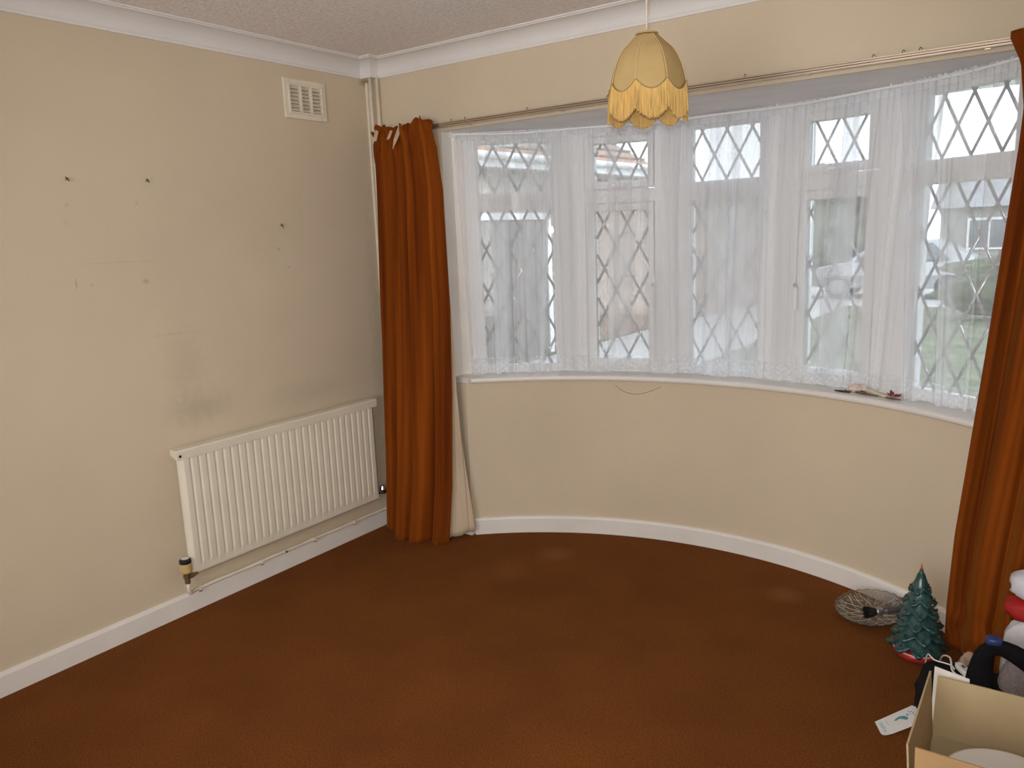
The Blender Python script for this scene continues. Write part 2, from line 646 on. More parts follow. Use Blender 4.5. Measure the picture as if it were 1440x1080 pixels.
# front wall: header and two nibs of plaster, with backing
XL, XQ = bow(-TE, BR, 0).x, bow(TE, BR, 0).x
mb = MB()
JL, JR = .430, 2 * BX - .430                     # reveals of the opening above the window board
mb.box((0, 0, 0), (XL + .002, .016, .785))
mb.box((XQ - .002, 0, 0), (XR, .016, .785))
mb.box((0, 0, .785), (JL, .016, ZSOF))
mb.box((JR, 0, .785), (XR, .016, ZSOF))
mb.box((0, 0, ZSOF), (XR, .012, ZC))
mb.box((-.1, .016, -.05), (0.36, .15, ZC))
mb.box((XR - .36, .016, -.05), (XR + .1, .15, ZC))
struct(mb.build('wall_front', M['wall']))

# curved wall under the sill, and the two jambs of the bow
mb = MB()
sector(mb, BR, BR + .24, -.4, .785, -TE, TE, 60)
for s in (-1, 1):
    p1, p2, p3 = bow(s * TE, BR, 0), bow(s * TE, BR + .30, 0), bow(s * (TE + 9), BR + .30, 0)
    p4 = Vector((p1.x + s * .20, .0165, 0))
    ring = [p1, p2, p3, Vector((p3.x, .0165, 0)), p4, Vector((p1.x, .0165, 0))]
    mb.loft([[Vector((p.x, p.y, z)) for p in ring] for z in (-.4, .785)])
struct(mb.build('wall_bay', M['wall']))
# white painted reveals at both ends of the window
mb = MB()
for s in (-1, 1):
    sector(mb, BR + .12, BR + .26, .785, ZSOF, s * 39.76, s * 44, 2)
    jx = BX + s * (BX - JL)
    mb.box((min(jx, jx + s * .25), .0165, .785), (max(jx, jx + s * .25), .30, ZSOF))
struct(mb.build('trim_5', M['paint']))
# soffit of the bow
mb = MB()
mb.box((.2, .012, ZSOF), (3.05, .78, 2.3))
struct(mb.build('trim_3', M['soffit']))
# curved window board with a rounded nose
mb = MB()
rings = []
for i in range(61):
    a = lerp(-40.4, 40.4, i / 60)
    prof = [(BR + .16, .785), (BR - .022, .785), (BR - .030, .791), (BR - .032, .799), (BR - .030, .807), (BR - .022, ZS), (BR + .16, ZS)]
    rings.append([bow(a, r, z) for r, z in prof])
mb.loft(rings)
mb.box((JL, .004, .7855), (XL + .02, .16, ZS - .0005))
mb.box((XQ - .02, .004, .7855), (JR, .16, ZS - .0005))
struct(mb.build('trim_4', M['paint'], smooth=False))
# caulk line that shows dark under the board
# skirting boards
SK = .085


def skirt_profile(off):
    return [(0, 0), (off, 0), (off, SK - .012), (off * .7, SK - .003), (off * .35, SK), (0, SK)]


mb = MB()
mb.loft([[Vector((x, y, z)) for x, z in skirt_profile(.016)] for y in (YB, -.0)])
struct(mb.build('baseboard_left', M['paint']))
mb = MB()
mb.loft([[bow(lerp(-40.9, 40.9, i / 60), BR - d, z) for d, z in skirt_profile(.016)] for i in range(61)])
struct(mb.build('baseboard_bay', M['paint']))
mb = MB()
mb.loft([[Vector((x, -d, z)) for d, z in skirt_profile(.016)] for x in (.016, XL + .01)])
mb.loft([[Vector((x, -d, z)) for d, z in skirt_profile(.016)] for x in (XQ - .01, XR)])
struct(mb.build('baseboard_front', M['paint']))

# plaster cove: concave quarter, with a small boxed return in the corner where the pipes go up
CP = [(0.0, ZK - .004), (.006, ZK - .004), (.008, ZK + .006)]
for i in range(0, 11):
    a = R_(90 * i / 10)
    CP.append((.078 - .068 * math.cos(a), ZK + .008 + .058 * math.sin(a)))
CP += [(.080, ZC - .006), (.087, ZC - .005), (.087, ZC), (0, ZC)]
BXX, BXY = .066, .055
rings = []
for k in range(4):
    ring = []
    for p, z in CP:
        ring.append([Vector((p, YB, z)), Vector((p, -BXY - p, z)), Vector((BXX + p, -BXY - p, z)), Vector((BXX + p, -p, z))][k])
    rings.append(ring)
mb = MB()
mb.loft(rings)
mb.box((0, -BXY, ZK - .004), (BXX, 0, ZC))
struct(mb.build('trim_1', M['cove']))
mb = MB()
mb.loft([[Vector((x + (p if x < 1 else 0), -p, z)) for p, z in CP] for x in (BXX, XR)])
struct(mb.build('trim_2', M['cove']))

# ------------------------------------------------------------------ bow window: five leaded units
FD = 1.80                                          # distance of the inner frame face from the bow centre
HW = 0.2515


def facet_matrix(k):
    a = R_(k * 15.9)
    n = Vector((math.sin(a), math.cos(a), 0))
    u = Vector((math.cos(a), -math.sin(a), 0))
    return Matrix(((u.x, n.x, 0, BX), (u.y, n.y, 0, BY), (0, 0, 1, 0), (0, 0, 0, 1)))


def frame_rect(mb, x0, x1, z0, z1, wl, wr, wb, wt, d0, d1, mx):
    mb.box((x0, d0, z0), (x0 + wl, d1, z1), mx)
    mb.box((x1 - wr, d0, z0), (x1, d1, z1), mx)
    mb.box((x0 + wl, d0, z0), (x1 - wr, d1, z0 + wb), mx)
    mb.box((x0 + wl, d0, z1 - wt), (x1 - wr, d1, z1), mx)


def lead_strips(parent, mx, x0, x1, z0, z1, px, pz, d):
    """diagonal lead strips on one pane; (px, pz) is one crossing"""
    dw, dh, hw = .114, .2125, .0060
    sl = dh / dw
    made = []
    for sgn in (1, -1):
        for k in range(-14, 15):
            c = pz - sgn * sl * (px + k * dw)       # z = sgn*sl*x + c
            pts = []
            for x in (x0, x1):
                z = sgn * sl * x + c
                if z0 <= z <= z1:
                    pts.append((x, z))
            for z in (z0, z1):
                x = (z - c) / (sgn * sl)
                if x0 < x < x1:
                    pts.append((x, z))
            if len(pts) < 2:
                continue
            pts.sort()
            (xa, za), (xb_, zb) = pts[0], pts[-1]
            if math.hypot(xb_ - xa, zb - za) < .02:
                continue
            t = Vector((xb_ - xa, 0, zb - za)).normalized()
            nn = Vector((-t.z, 0, t.x)) * hw
            A, B = Vector((xa, 0, za)), Vector((xb_, 0, zb))
            prof = [(-1, d), (-.92, d - .0012), (-.7, d - .0024), (-.38, d - .0032), (0, d - .0035), (.38, d - .0032), (.7, d - .0024), (.92, d - .0012), (1, d)]
            rings = []
            for P in (A, B):
                rings.append([mx @ Vector((P.x + nn.x * q, dd, P.z + nn.z * q)) for q, dd in prof])
            b = MB()
            b.loft(rings)
            made.append(b.build('lead_strip', M['lead'], parent, smooth=True))
    return made


UNITS = {
    1: ((-.188, .179), 'fixed', (-.051, 1.815), (.011, 1.533)),
    2: ((-.118, .138), 'casement', (-.023, 1.812), (.033, 1.529)),
    3: ((-.162, .156), 'fixed', (.056, 1.812), (-.007, 1.541)),
    4: ((-.126, .129), 'casement', (-.060, 1.81), (-.011, 1.537)),
    5: ((-.165, .195), 'fixed', (-.035, 1.81), (.020, 1.535)),
}
for n, ((g0, g1), kind, cu, cl) in UNITS.items():
    mx = facet_matrix(n - 3)
    w = bpy.data.objects.new('window_%d' % n, None)
    C.objects.link(w)
    struct(w)
    d0, d1, dg = FD, FD + .06, FD + .022
    lo, hi, t0, t1 = .845, 1.934, 1.618, 1.696
    f = MB()
    if kind == 'fixed':
        frame_rect(f, -HW, HW, ZS, ZSOF, HW + g0, HW - g1, lo - ZS, ZSOF - hi, d0, d1, mx)
        f.box((g0, d0, t0), (g1, d1, t1), mx)
        # inner glazing bead
        for (z0, z1) in ((lo, t0), (t1, hi)):
            frame_rect(f, g0 - .001, g1 + .001, z0 - .001, z1 + .001, .006, .006, .006, .006, d0 + .008, dg, mx)
        fr = f.build('frame', M['upvc'], w)
        for (z0, z1, cc) in ((lo, t0, cl), (t1, hi, cu)):
            g = MB()
            g.box((g0, dg, z0), (g1, dg + .004, z1), mx)
            gl = g.build('glass', M['glass'], w)
            lead_strips(gl, mx, g0, g1, z0, z1, cc[0], cc[1], dg)
    else:
        so, si = .168, 0
        frame_rect(f, -HW, HW, ZS, ZSOF, HW - so, HW - so, .012, .05, d0, d1, mx)
        f.box((-so, d0, 1.628), (so, d1, 1.688), mx)
        f.build('frame', M['upvc'], w)
        for (z0, z1, a0, a1, cc, top) in ((.826, 1.624, .877, 1.588, cl, 0), (1.692, 1.936, 1.728, 1.902, cu, 1)):
            s = MB()
            frame_rect(s, -so + .003, so - .003, z0, z1, so - .003 + g0, so - .003 - g1, a0 - z0, z1 - a1, d0 - .010, d1 - .01, mx)
            sh = s.build('sash', M['upvc'], w, bevel=.004)
            g = MB()
            g.box((g0, dg, a0), (g1, dg + .004, a1), mx)
            g.build('glass', M['glass'], sh)
            lead_strips(sh, mx, g0, g1, a0, a1, cc[0], cc[1], dg)
            h = MB()
            if top:
                h.box((-.03, d0 - .022, z0 + .008), (.03, d0 - .010, z0 + .022), mx)
                h.box((-.03, d0 - .034, z0 + .010), (.045, d0 - .022, z0 + .020), mx)
            else:
                hx = (g1 + .022) if n == 2 else (g0 - .026)
                h.box((hx - .010, d0 - .020, 1.20), (hx + .010, d0 - .010, 1.28), mx)
                h.box((hx - .008, d0 - .045, 1.225), (hx + .008, d0 - .020, 1.243), mx)
                h.box((hx - .008, d0 - .045, 1.13), (hx + .008, d0 - .033, 1.243), mx)
            h.build('handle', M['upvc'], sh, bevel=.002)


# ------------------------------------------------------------------ curtain rail and velvet curtains
rail = thing('curtain_rail', 'long bronze metal curtain rail screwed to the wall above the bow window', 'curtain rail', (1.6, -.02, 2.0))
mb = MB()
RY = -.030
prof = [(RY + .014, 1.999), (RY, 1.999), (RY - .004, 2.001), (RY - .004, 2.006), (RY, 2.0075), (RY - .004, 2.009), (RY - .004, 2.014), (RY, 2.0155),
        (RY - .003, 2.017), (RY - .003, 2.021), (RY + .014, 2.021)]
mb.loft([[Vector((x, y, z)) for y, z in prof] for x in (.06, 3.12)])
mb.build('rail', M['rail'], rail)
for x in (.12, .62, 1.12, 1.62, 2.12, 2.66, 3.06):
    b = MB()
    b.box((x - .008, RY + .012, 1.998), (x + .008, 0, 2.024))
    b.build('bracket', M['rail'], rail)
for x in (.53, .61, .95, 1.34, 1.9, 2.33, 2.42, 2.47):
    b = MB()
    b.tube([(x, RY + .004, 2.020), (x, RY + .004, 2.028), (x + .004, RY - .002, 2.031), (x + .010, RY - .004, 2.026)], .0012, 6)
    b.build('glider_hook', M['rust'], rail)

L_RIGHT = [(-.006, .479), (.292, .505), (.739, .514), (1.169, .514), (1.608, .493), (1.715, .49), (2.044, .438)]
L_LEFT = [(-.003, .088), (.4, .101), (.992, .105), (1.524, .093), (1.97, .080), (2.044, .054)]
curt = thing('velvet_curtain', 'rust orange velvet curtain with torn heading hanging beside the corner pipes', 'curtain', (.28, -.1, 0), 'velvet curtains at the bow window')


def fold(u, v, n, ph, sharp=.6):
    """rounded pleats: wide fronts, narrow backs"""
    a = 2 * PI * (n * u) + ph
    s = math.sin(a + .5 * math.sin(a + .4))
    return s


def left_velvet(u, v):
    ztop = 2.035 + .012 * math.sin(u * 9 + .5) + .012 * (u - .3) + (-.020 if u < .10 else 0) - .012 * max(0, math.sin(u * 21))
    hem = .020 - .020 * smooth01((u - .05) / .25) + .004 * math.sin(u * 30)
    z = lerp(ztop, hem, v)
    x = lerp(table(L_LEFT, z), table(L_RIGHT, z), u)
    yb = lerp(-.066, -.165 - .060 * math.sin(PI * min(1, u * 1.15)) - .02 * u, v ** 1.15)
    w = 1 + .25 * math.sin(3 * v + u * 4)
    amp = lerp(.014, .030, smooth01(v * 2.2)) * w
    uu = u + .025 * math.sin(v * 5 + 1) * math.sin(PI * u)
    f = fold(uu, v, 3.6, .3) + .28 * math.sin(uu * 47 + v * 2) + .35 * math.sin(uu * 11 + 1.3 + 1.5 * v)
    edge = smooth01(min(u, 1 - u) / .06)
    y = yb - amp * f * (.35 + .65 * edge)
    if u > .94:                                     # the leading edge turns back towards the window
        y += (u - .94) / .06 * lerp(.012, .028, v)
    x += .006 * math.sin(u * 25 + v * 4) * edge
    if v < .10:                                     # gathered heading, limp and puckered
        k = (1 - v / .10)
        y += k * (.012 * math.sin(u * 40 + 8 * v * 10) - .006)
        z += k * .006 * math.sin(u * 60)
    return Vector((x, min(y, -.048 - .052 * v), z))


mb = sheet(MB(), left_velvet, 120, 90)
o = mb.build('velvet', M['velvet'], curt, smooth=True, solid=.003, fix=False)
set_uv(o, 120, 90, 1.0, 2.0)


def left_lining(u, v):
    z = lerp(1.98, .012 + .036 * u + .006 * math.sin(u * 12), v)
    x0, y0 = table(L_RIGHT, z) - .022, lerp(-.030, -.128, v ** 1.2)
    edge = [(.049, .563), (.36, .530), (.725, .509), (1.167, .502), (1.5, .47), (1.98, .40)]
    x1 = table(edge, z)
    y1 = table([(.049, -.042), (.36, -.052), (.725, -.075), (1.167, -.085), (1.98, -.022)], z)
    x, y = lerp(x0, x1, u), lerp(y0, y1, u)
    a = .016 * smooth01(v * 1.4) * math.sin(PI * u)
    w = math.sin(u * 13 + .6 * v) + .5 * math.sin(u * 29 + 2 * v)
    return Vector((x + a * w * .8, y + a * w * .6, z))


mb = sheet(MB(), left_lining, 48, 60)
o = mb.build('lining', M['lining'], curt, smooth=True, solid=.0015, fix=False)
o['label'] = 'pale beige cotton lining showing behind the orange velvet'
# torn strips of heading tape lying on the front of the heading
for pts in (((.275, 2.034), (.300, 2.030), (.262, 1.975), (.222, 1.920), (.236, 1.965)),
            ((.215, 2.010), (.232, 2.005), (.205, 1.972), (.186, 1.968)),
            ((.118, 2.022), (.140, 2.012), (.118, 1.975), (.094, 1.948), (.100, 1.975))):
    b = MB()
    n = len(pts)
    yb = -.100
    vs = [Vector((x, yb - .004 * math.sin(i * 2.1), z)) for i, (x, z) in enumerate(pts)]
    b.add(vs + [v + Vector((0, .003, 0)) for v in vs], [tuple(range(n)), tuple(range(2 * n - 1, n - 1, -1))] + [(i, (i + 1) % n, n + (i + 1) % n, n + i) for i in range(n)])
    b.build('heading_tape', M['tape'], curt, fix=True)

RL = [(0, 2.650), (.088, 2.650), (.166, 2.650), (.423, 2.661), (.722, 2.687), (1.078, 2.717), (1.279, 2.732), (1.686, 2.763), (1.805, 2.769), (1.938, 2.753), (2.01, 2.722)]
RR = [(0, 2.93), (.3, 2.95), (.7, 3.0), (1.3, 3.08), (2.03, 3.10)]
curt2 = thing('velvet_curtain', 'rust orange velvet curtain bunched on the carpet behind the ceramic tree and bag', 'curtain', (2.9, -.1, 0), 'velvet curtains at the bow window')


def right_velvet(u, v):
    z = lerp(2.030 + .05 * u, .012, v)
    x = lerp(table(RL, z), table(RR, z), u)
    yb = lerp(-.064, lerp(-.030, -.150, smooth01(u * 1.6)), v)
    amp = lerp(.012, .034, smooth01(v * 2.0))
    uu = u + .03 * math.sin(v * 4.5 + .7) * math.sin(PI * u)
    f = fold(uu, v, 3.2, 1.6) + .18 * math.sin(uu * 31 + 2 * v) + .3 * math.sin(uu * 11 + 2.2 * v)
    edge = smooth01(u / .07)
    y = yb - amp * f * (.3 + .7 * edge)
    if z < .26:                                     # heap where it meets the floor
        k = smooth01((.26 - z) / .26)
        y -= k * (.045 + .030 * math.sin(z * 55 + u * 5)) * smooth01(u * 4)
        x += k * .012 * math.sin(z * 40 + u * 9) * edge
    return Vector((x, y, z))


mb = sheet(MB(), right_velvet, 110, 100)
o = mb.build('velvet', M['velvet'], curt2, smooth=True, solid=.003, fix=False)
set_uv(o, 110, 100, 1.0, 2.0)


def right_lining(u, v):
    p = right_velvet(lerp(.05, 1, u), v * .97)
    return Vector((p.x, lerp(-.030, lerp(.012, -.02, smooth01(u * 3)), v), p.z))


mb = sheet(MB(), right_lining, 24, 24)
o = mb.build('lining', M['lining'], curt2, smooth=True, solid=.0015, fix=False)

# ------------------------------------------------------------------ net curtains on a sprung wire
WR = BR + .070
wire = thing('net_curtain_wire', 'white plastic coated sprung wire carrying the net curtains around the bow', 'curtain wire', (BX, BY + WR, 1.972))
mb = MB()
mb.tube([bow(lerp(-41.9, 41.9, i / 60), WR - .014, 1.972 + .003 * math.cos(R_(i * 24)) - (.012 if i in (0, 60) else 0)) for i in range(61)], .0055, 8)
mb.build('wire', M['upvc'], wire, smooth=True)
for a in (-41.6, -23, -8, 8, 23.5, 41.6):
    b = MB()
    p, q = bow(a, WR - .010, 1.972), bow(a, WR - .004, ZSOF)
    b.tube([q, (q + p) / 2 + Vector((0, 0, .004)), p + Vector((0, 0, -.008))], .003, 6)
    b.build('hook', M['upvc'], wire)


def net(a0, a1, b0, b1, roff, seed, zb, name, label, nu, topz=1.981):
    """gathered sheer: top angles a0..a1, bottom angles b0..b1"""
    rnd = random.Random(seed)
    ph = [rnd.uniform(0, 6.28) for _ in range(8)]

    def fn(u, v):
        hemw = .004 * math.sin(u * 23 + ph[0]) + .0035 * math.sin(u * 51 + ph[1])
        z = lerp(topz + .0035 * math.sin(u * 160 + ph[2]), zb + hemw, v)
        uw = u + .016 * math.sin(v * 2.3 + ph[3] + u * 9) * math.sin(PI * u) * v
        a = lerp(lerp(a0, a1, uw), lerp(b0, b1, uw), v)
        span = abs(a1 - a0)
        g = .003 * math.sin(u * span * 7 + ph[4]) + .003 * math.sin(u * span * 4.3 + ph[5])
        big = (.011 * math.sin(u * span * 1.35 + ph[6] + .8 * v) + .007 * math.sin(u * span * 2.7 + ph[7] - .5 * v)) * smooth01(v * 3)
        r = WR + roff + g * lerp(1, .35, smooth01(v * 2)) + big
        p = bow(a + .35 * math.cos(u * span * 1.35 + ph[6]) * smooth01(v * 2), r, z)
        return p

    mb = sheet(MB(), fn, nu, 46)
    o = mb.build(name, M['net'], None, smooth=True, fix=False)
    set_uv(o, nu, 46, abs(a1 - a0) / 57.3 * BR, 1.17)
    return tag(o, label, 'net curtain', 'net curtains across the bow window')


net(-41.2, -25.5, -40.2, -28.0, -.004, 11, .816, 'net_curtain', 'bunched sheer net curtain at the end next to the left velvet curtain', 240)
net(-32.0, 6.5, -31.0, 5.2, .002, 5, .8165, 'net_curtain', 'wide sheer net curtain hanging behind the fringed lampshade', 420)
net(-6.0, 19.5, -5.4, 17.6, .012, 23, .8165, 'net_curtain', 'sheer net curtain across the window that faces the parked car', 330)
net(15.5, 30.5, 14.2, 27.4, .003, 31, .822, 'net_curtain', 'flat sheer net curtain drawn over the oddments on the sill', 300)
net(25.0, 41.2, 26.6, 40.8, -.014, 47, .8155, 'net_curtain', 'creased sheer net curtain beside the velvet curtain bunched on the carpet', 260)

# ------------------------------------------------------------------ radiator, valves and pipes on the left wall
rad = thing('radiator', 'cream ribbed panel radiator under the dirt stain on the plain wall', 'radiator', (0, -.745, .172))
Y0, Y1, Z0, Z1 = -1.288, -.190, .178, .698
NR = 28


def rad_panel(u, v):
    y, z = lerp(Y0, Y1, u), lerp(Z0, Z1, v)
    if u <= 0 or u >= 1:
        return Vector((.052, y, z))
    m_ = .014
    t = (y - Y0 - m_) / (Y1 - Y0 - 2 * m_) * NR
    k = smooth01((z - Z0 - .036) / .012) * smooth01((Z1 - .022 - z) / .010)
    flute = min(1.0, abs(math.sin(PI * t)) * 1.9) if 0 <= t <= NR else 0
    return Vector((.066 + (.0075 * smooth01(flute) - .0045) * k, y, z))


mb = MB()
cols = [0.0]
for i in range(NR * 10 + 1):
    cols.append((.014 + (Y1 - Y0 - .028) * i / (NR * 10)) / (Y1 - Y0))
cols.append(1.0)
rows = [0, .02, .066, .08, .095, .3, .5, .7, .9, .935, .945, .96, 1]
nc = len(cols)
mb.add([rad_panel(u, v) for v in rows for u in cols], [(j * nc + i, j * nc + i + 1, (j + 1) * nc + i + 1, (j + 1) * nc + i) for j in range(len(rows) - 1) for i in range(nc - 1)])
mb.build('panel', M['cream_paint'], rad, smooth=True, solid=.012)
b = MB()
b.box((.030, Y0 + .02, Z0 + .02), (.048, Y1 - .02, Z1 - .02))
b.build('water_panel', M['cream_paint'], rad)
# clip-on top cover with a front lip and end caps
b = MB()
prof = [(.030, .684), (.070, .666), (.075, .666), (.076, .700), (.072, .706), (.030, .708)]
b.loft([[Vector((x, y, z)) for x, z in prof] for y in (Y0 - .010, Y1 + .008)])
b.build('top_cover', M['cream_paint'], rad, bevel=.0015)
b = MB()
b.lathe([(0.0001, 0), (.006, 0), (.006, .001), (.0001, .001)], 12)
b.v = [((.0765 + z), Y0 + .004 + x, .682 + y) for x, y, z in b.v]
b.build('screw_hole', M['black'], rad)
for y in (Y0 + .18, Y1 - .18):
    b = MB()
    b.box((.004, y - .015, .25), (.04, y + .015, .64))
    b.build('bracket', M['cream_paint'], rad)
# thermostatic valve, near end
VY = -1.308
val = MB()
val.lathe([(.009, 0), (.011, .002), (.011, .022), (.015, .024), (.015, .036), (.010, .040), (.010, .046)], 14, (.062, VY, .150), True)
val.tube([(.062, VY, .178), (.062, VY + .020, .178), (.062, VY + .045, .182)], [.009, .011, .008], 10)
valve = val.build('valve_body', M['brass'], rad, smooth=False)
b = MB()
for k in range(1):
    rings = []
    for r, z in ((.014, 0), (.0205, .004), (.0225, .012), (.0225, .036), (.021, .042)):
        rings.append([Vector((.062 + (r + (.0012 if i % 2 else 0)) * math.cos(2 * PI * i / 40), VY + (r + (.0012 if i % 2 else 0)) * math.sin(2 * PI * i / 40), .196 + z)) for i in range(40)])
    b.loft(rings)
b.build('valve_cap', M['gold_cap'], valve)
b = MB()
b.lathe([(.0215, 0), (.0235, .002), (.0235, .014), (.019, .019), (.0001, .020)], 28, (.062, VY, .238), True)
b.build('valve_dial', M['black'], valve, smooth=False)
b = MB()
b.lathe([(.011, 0), (.015, .0006), (.0155, .0012), (.012, .0014)], 28, (.062, VY, .2575), True)
b.build('dial_ring', M['upvc'], valve)
# lockshield at the far end, chrome
b = MB()
b.tube([(.055, -.192, .205), (.055, -.165, .205)], .008, 10)
b.lathe([(.012, 0), (.017, .003), (.018, .024), (.014, .042), (.0001, .047)], 16, (.058, -.165, .196), True)
lk = b.build('lockshield_valve', M['chrome'], rad, smooth=False)
lk['label'] = 'chrome lockshield valve at the end by the curtain'

pipe = thing('heating_pipe', 'cream painted heating pipe running along the skirting under the radiator', 'pipe', (.03, -.7, .09))
b = MB()
path = [(.062, VY, .152), (.062, VY, .128), (.060, VY + .004, .112), (.052, VY + .014, .101), (.038, VY + .032, .097), (.030, VY + .06, .0965)]
path += [(.030, lerp(VY + .08, -.14, i / 14), .0965 + .0012 * math.sin(i * 1.7)) for i in range(15)]
path += [(.032, -.10, .099), (.034, -.075, .112), (.034, -.06, .135), (.034, -.052, .20)]
b.tube(path, .0082, 10)
b.build('pipe', M['cream_pipe'], pipe, smooth=True)
for y in (-1.24, -.93, -.62, -.36):
    b = MB()
    b.box((.010, y - .006, .084), (.041, y + .006, .0885))
    b.box((.036, y - .006, .084), (.041, y + .006, .108))
    b.build('pipe_clip', M['cream_pipe'], pipe)
b = MB()
b.tube([(.045, -.800, .1), (.052, -.800, .104), (.054, -.806, .099)], .004, 6)
b.build('screw', M['rust'], pipe)
pipe2 = thing('short_tail_pipe', 'thin cream pipe feeding the chrome valve at the curtain end of the radiator', 'pipe', (.05, -.16, .1))
b = MB()
b.tube([(.055, -.160, .202), (.052, -.140, .207), (.046, -.110, .214), (.036, -.085, .222), (.030, -.07, .240), (.030, -.064, .30)], .0065, 8)
b.build('pipe', M['cream_pipe'], pipe2, smooth=True)

for nm, lab, x, y, r, z0 in (('riser_pipe', 'white vertical pipe in the corner, the one nearer the plain wall', .045, -.040, .0085, .0),
                             ('riser_pipe', 'white vertical pipe in the corner, the one nearer the curtain rail', .074, -.022, .0085, .0)):
    t = thing(nm, lab, 'pipe', (x, y, 0), 'pipes rising in the corner')
    b = MB()
    b.tube([(x, y, z0), (x, y, .8), (x + .001, y, 1.5), (x, y, ZK)], r, 12)
    b.build('pipe', M['cream_pipe'], t, smooth=True)
    for z in (.6, 1.86):
        b = MB()
        b.lathe([(r + .0002, 0), (r + .0035, .001), (r + .0035, .012), (r + .0002, .013)], 14, (x, y, z))
        b.box((x - .004, y, z + .002), (x + .004, 0, z + .011))
        b.build('pipe_clip', M['cream_pipe'], t)
t = thing('cable_trunking', 'slim cream cable trunking running down the corner beside the pipes', 'trunking', (.006, -.020, 0))
b = MB()
b.box((0, -.030, .09), (.012, -.010, 2.262))
b.build('cover', M['cream_pipe'], t, bevel=.002)

# ------------------------------------------------------------------ air vent
vent = thing('air_vent', 'cream plastic louvred air vent high on the plain wall', 'air vent', (0, -.425, 2.135))
VA, VB, VZ0, VZ1 = -.545, -.303, 2.050, 2.222
b = MB()


def vframe(mb, y0, y1, z0, z1, w, x0, x1):
    mb.box((x0, y0, z0), (x1, y0 + w, z1))
    mb.box((x0, y1 - w, z0), (x1, y1, z1))
    mb.box((x0, y0 + w, z0), (x1, y1 - w, z0 + w))
    mb.box((x0, y0 + w, z1 - w), (x1, y1 - w, z1))


vframe(b, VA, VB, VZ0, VZ1, .030, 0, .010)
vframe(b, VA + .020, VB - .020, VZ0 + .020, VZ1 - .020, .010, .010, .016)
b.build('frame', M['cream_pipe'], vent, bevel=.002)
b = MB()
b.box((0, VA + .03, VZ0 + .03), (.002, VB - .03, VZ1 - .03))
b.build('backing', mat('dark_vent_back', (0.34, 0.29, 0.22), 0.9, var=.2, vscale=60), vent)  # darker plate behind the slats
ny = 7
for i in range(ny):
    z = lerp(VZ0 + .036, VZ1 - .040, i / (ny - 1))
    b = MB()
    b.add([(.003, VA + .03, z + .010), (.003, VB - .03, z + .010), (.015, VB - .03, z - .003), (.015, VA + .03, z - .003),
           (.003, VA + .03, z + .012), (.003, VB - .03, z + .012), (.015, VB - .03, z - .0005), (.015, VA + .03, z - .0005)],
          [(0, 3, 2, 1), (4, 5, 6, 7), (0, 1, 5, 4), (1, 2, 6, 5), (2, 3, 7, 6), (3, 0, 4, 7)])
    b.build('slat', M['cream_pipe'], vent)
for k in (1, 2):
    y = lerp(VA + .03, VB - .03, k / 3)
    b = MB()
    b.box((.002, y - .004, VZ0 + .03), (.0165, y + .004, VZ1 - .03))
    b.build('mullion', M['cream_pipe'], vent)

# nails left in the wall where pictures hung
for y, z, L, lab in ((-1.542, 1.748, .013, 'dark picture nail standing in the wall, farthest from the window'),
                     (-1.242, 1.753, .013, 'dark picture nail in the wall between the vent and the farthest nail'),
                     (-.626, 1.579, .022, 'large dark wall hook below the air vent')):
    b = MB()
    b.tube([(-.002, y, z - .003), (.010, y - .001, z), (.016, y - .003, z + .003)], [.0015, .0016, .0016], 8)
    b.tube([(.014, y - .006, z + .007), (.015, y + .0, z + .001), (.013, y + .006, z - L * .6)], [.002, .0032, .0015], 8)
    tag(b.build('picture_nail', M['rust']), lab, 'nail', 'nails left in the plain wall')

# ------------------------------------------------------------------ pendant lamp with fringed shade
LX, LY = 1.867, -.771
M['shade'] = mat('old_gold_shade_fabric', (0.49, 0.345, 0.145), 0.85, var=.06, vscale=18, bump=.0004, bscale=350)
M['rib'] = mat('pale_seam', (0.66, 0.50, 0.26), 0.85, var=.06, vscale=18)
M['fringe'] = mat('ochre_silk_fringe', (0.64, 0.42, 0.14), 0.7, var=.20, vscale=220, stretch=(1, 1, .08))
M['braid'] = mat('brown_gold_braid', (0.30, 0.19, 0.07), 0.8, var=.25, vscale=120)
lamp = thing('pendant_lamp', 'gold dome lampshade with scalloped fringe hanging from the ceiling', 'lamp', (LX, LY, 1.80))
PROF = [(2.045, .030), (2.0335, .042), (2.0225, .053), (2.010, .067), (2.0, .077), (1.9775, .091), (1.955, .1005), (1.93, .108), (1.91, .112), (1.883, .1165), (1.80, .1175)]
P2 = [(z, r) for z, r in reversed(PROF)]
A0 = R_(-58 - 22.5)


def shade_r(ph, z):
    r = table(P2, z)
    k = ((ph - A0) / (PI / 4)) % 1.0
    a = (k - .5) * PI / 4
    flat = math.cos(PI / 8) / math.cos(a)
    return r * lerp(1.0, flat, .75)


def scallop(ph):
    k = ((ph - A0) / (PI / 4)) % 1.0
    return 1.908 - .030 * math.sin(PI * k) ** .8


for k in range(8):
    def panel(u, v):
        ph = A0 + (k + lerp(.0, 1.0, u)) * PI / 4
        z = lerp(2.045, scallop(ph - 1e-6 if u == 1 else ph), v)
        r = shade_r(ph - (1e-6 if u == 1 else 0), z)
        return Vector((LX + r * math.cos(ph), LY + r * math.sin(ph), z))
    b = sheet(MB(), panel, 12, 20)
    b.build('shade_panel', M['shade'], lamp, smooth=True, solid=.0012)
    b = MB()
    ph = A0 + k * PI / 4
    b.tube([(LX + (table(P2, z) + .0006) * math.cos(ph), LY + (table(P2, z) + .0006) * math.sin(ph), z) for z in [lerp(2.045, 1.905, i / 14) for i in range(15)]], .0011, 6)
    b.build('rib', M['rib'], lamp, smooth=True)


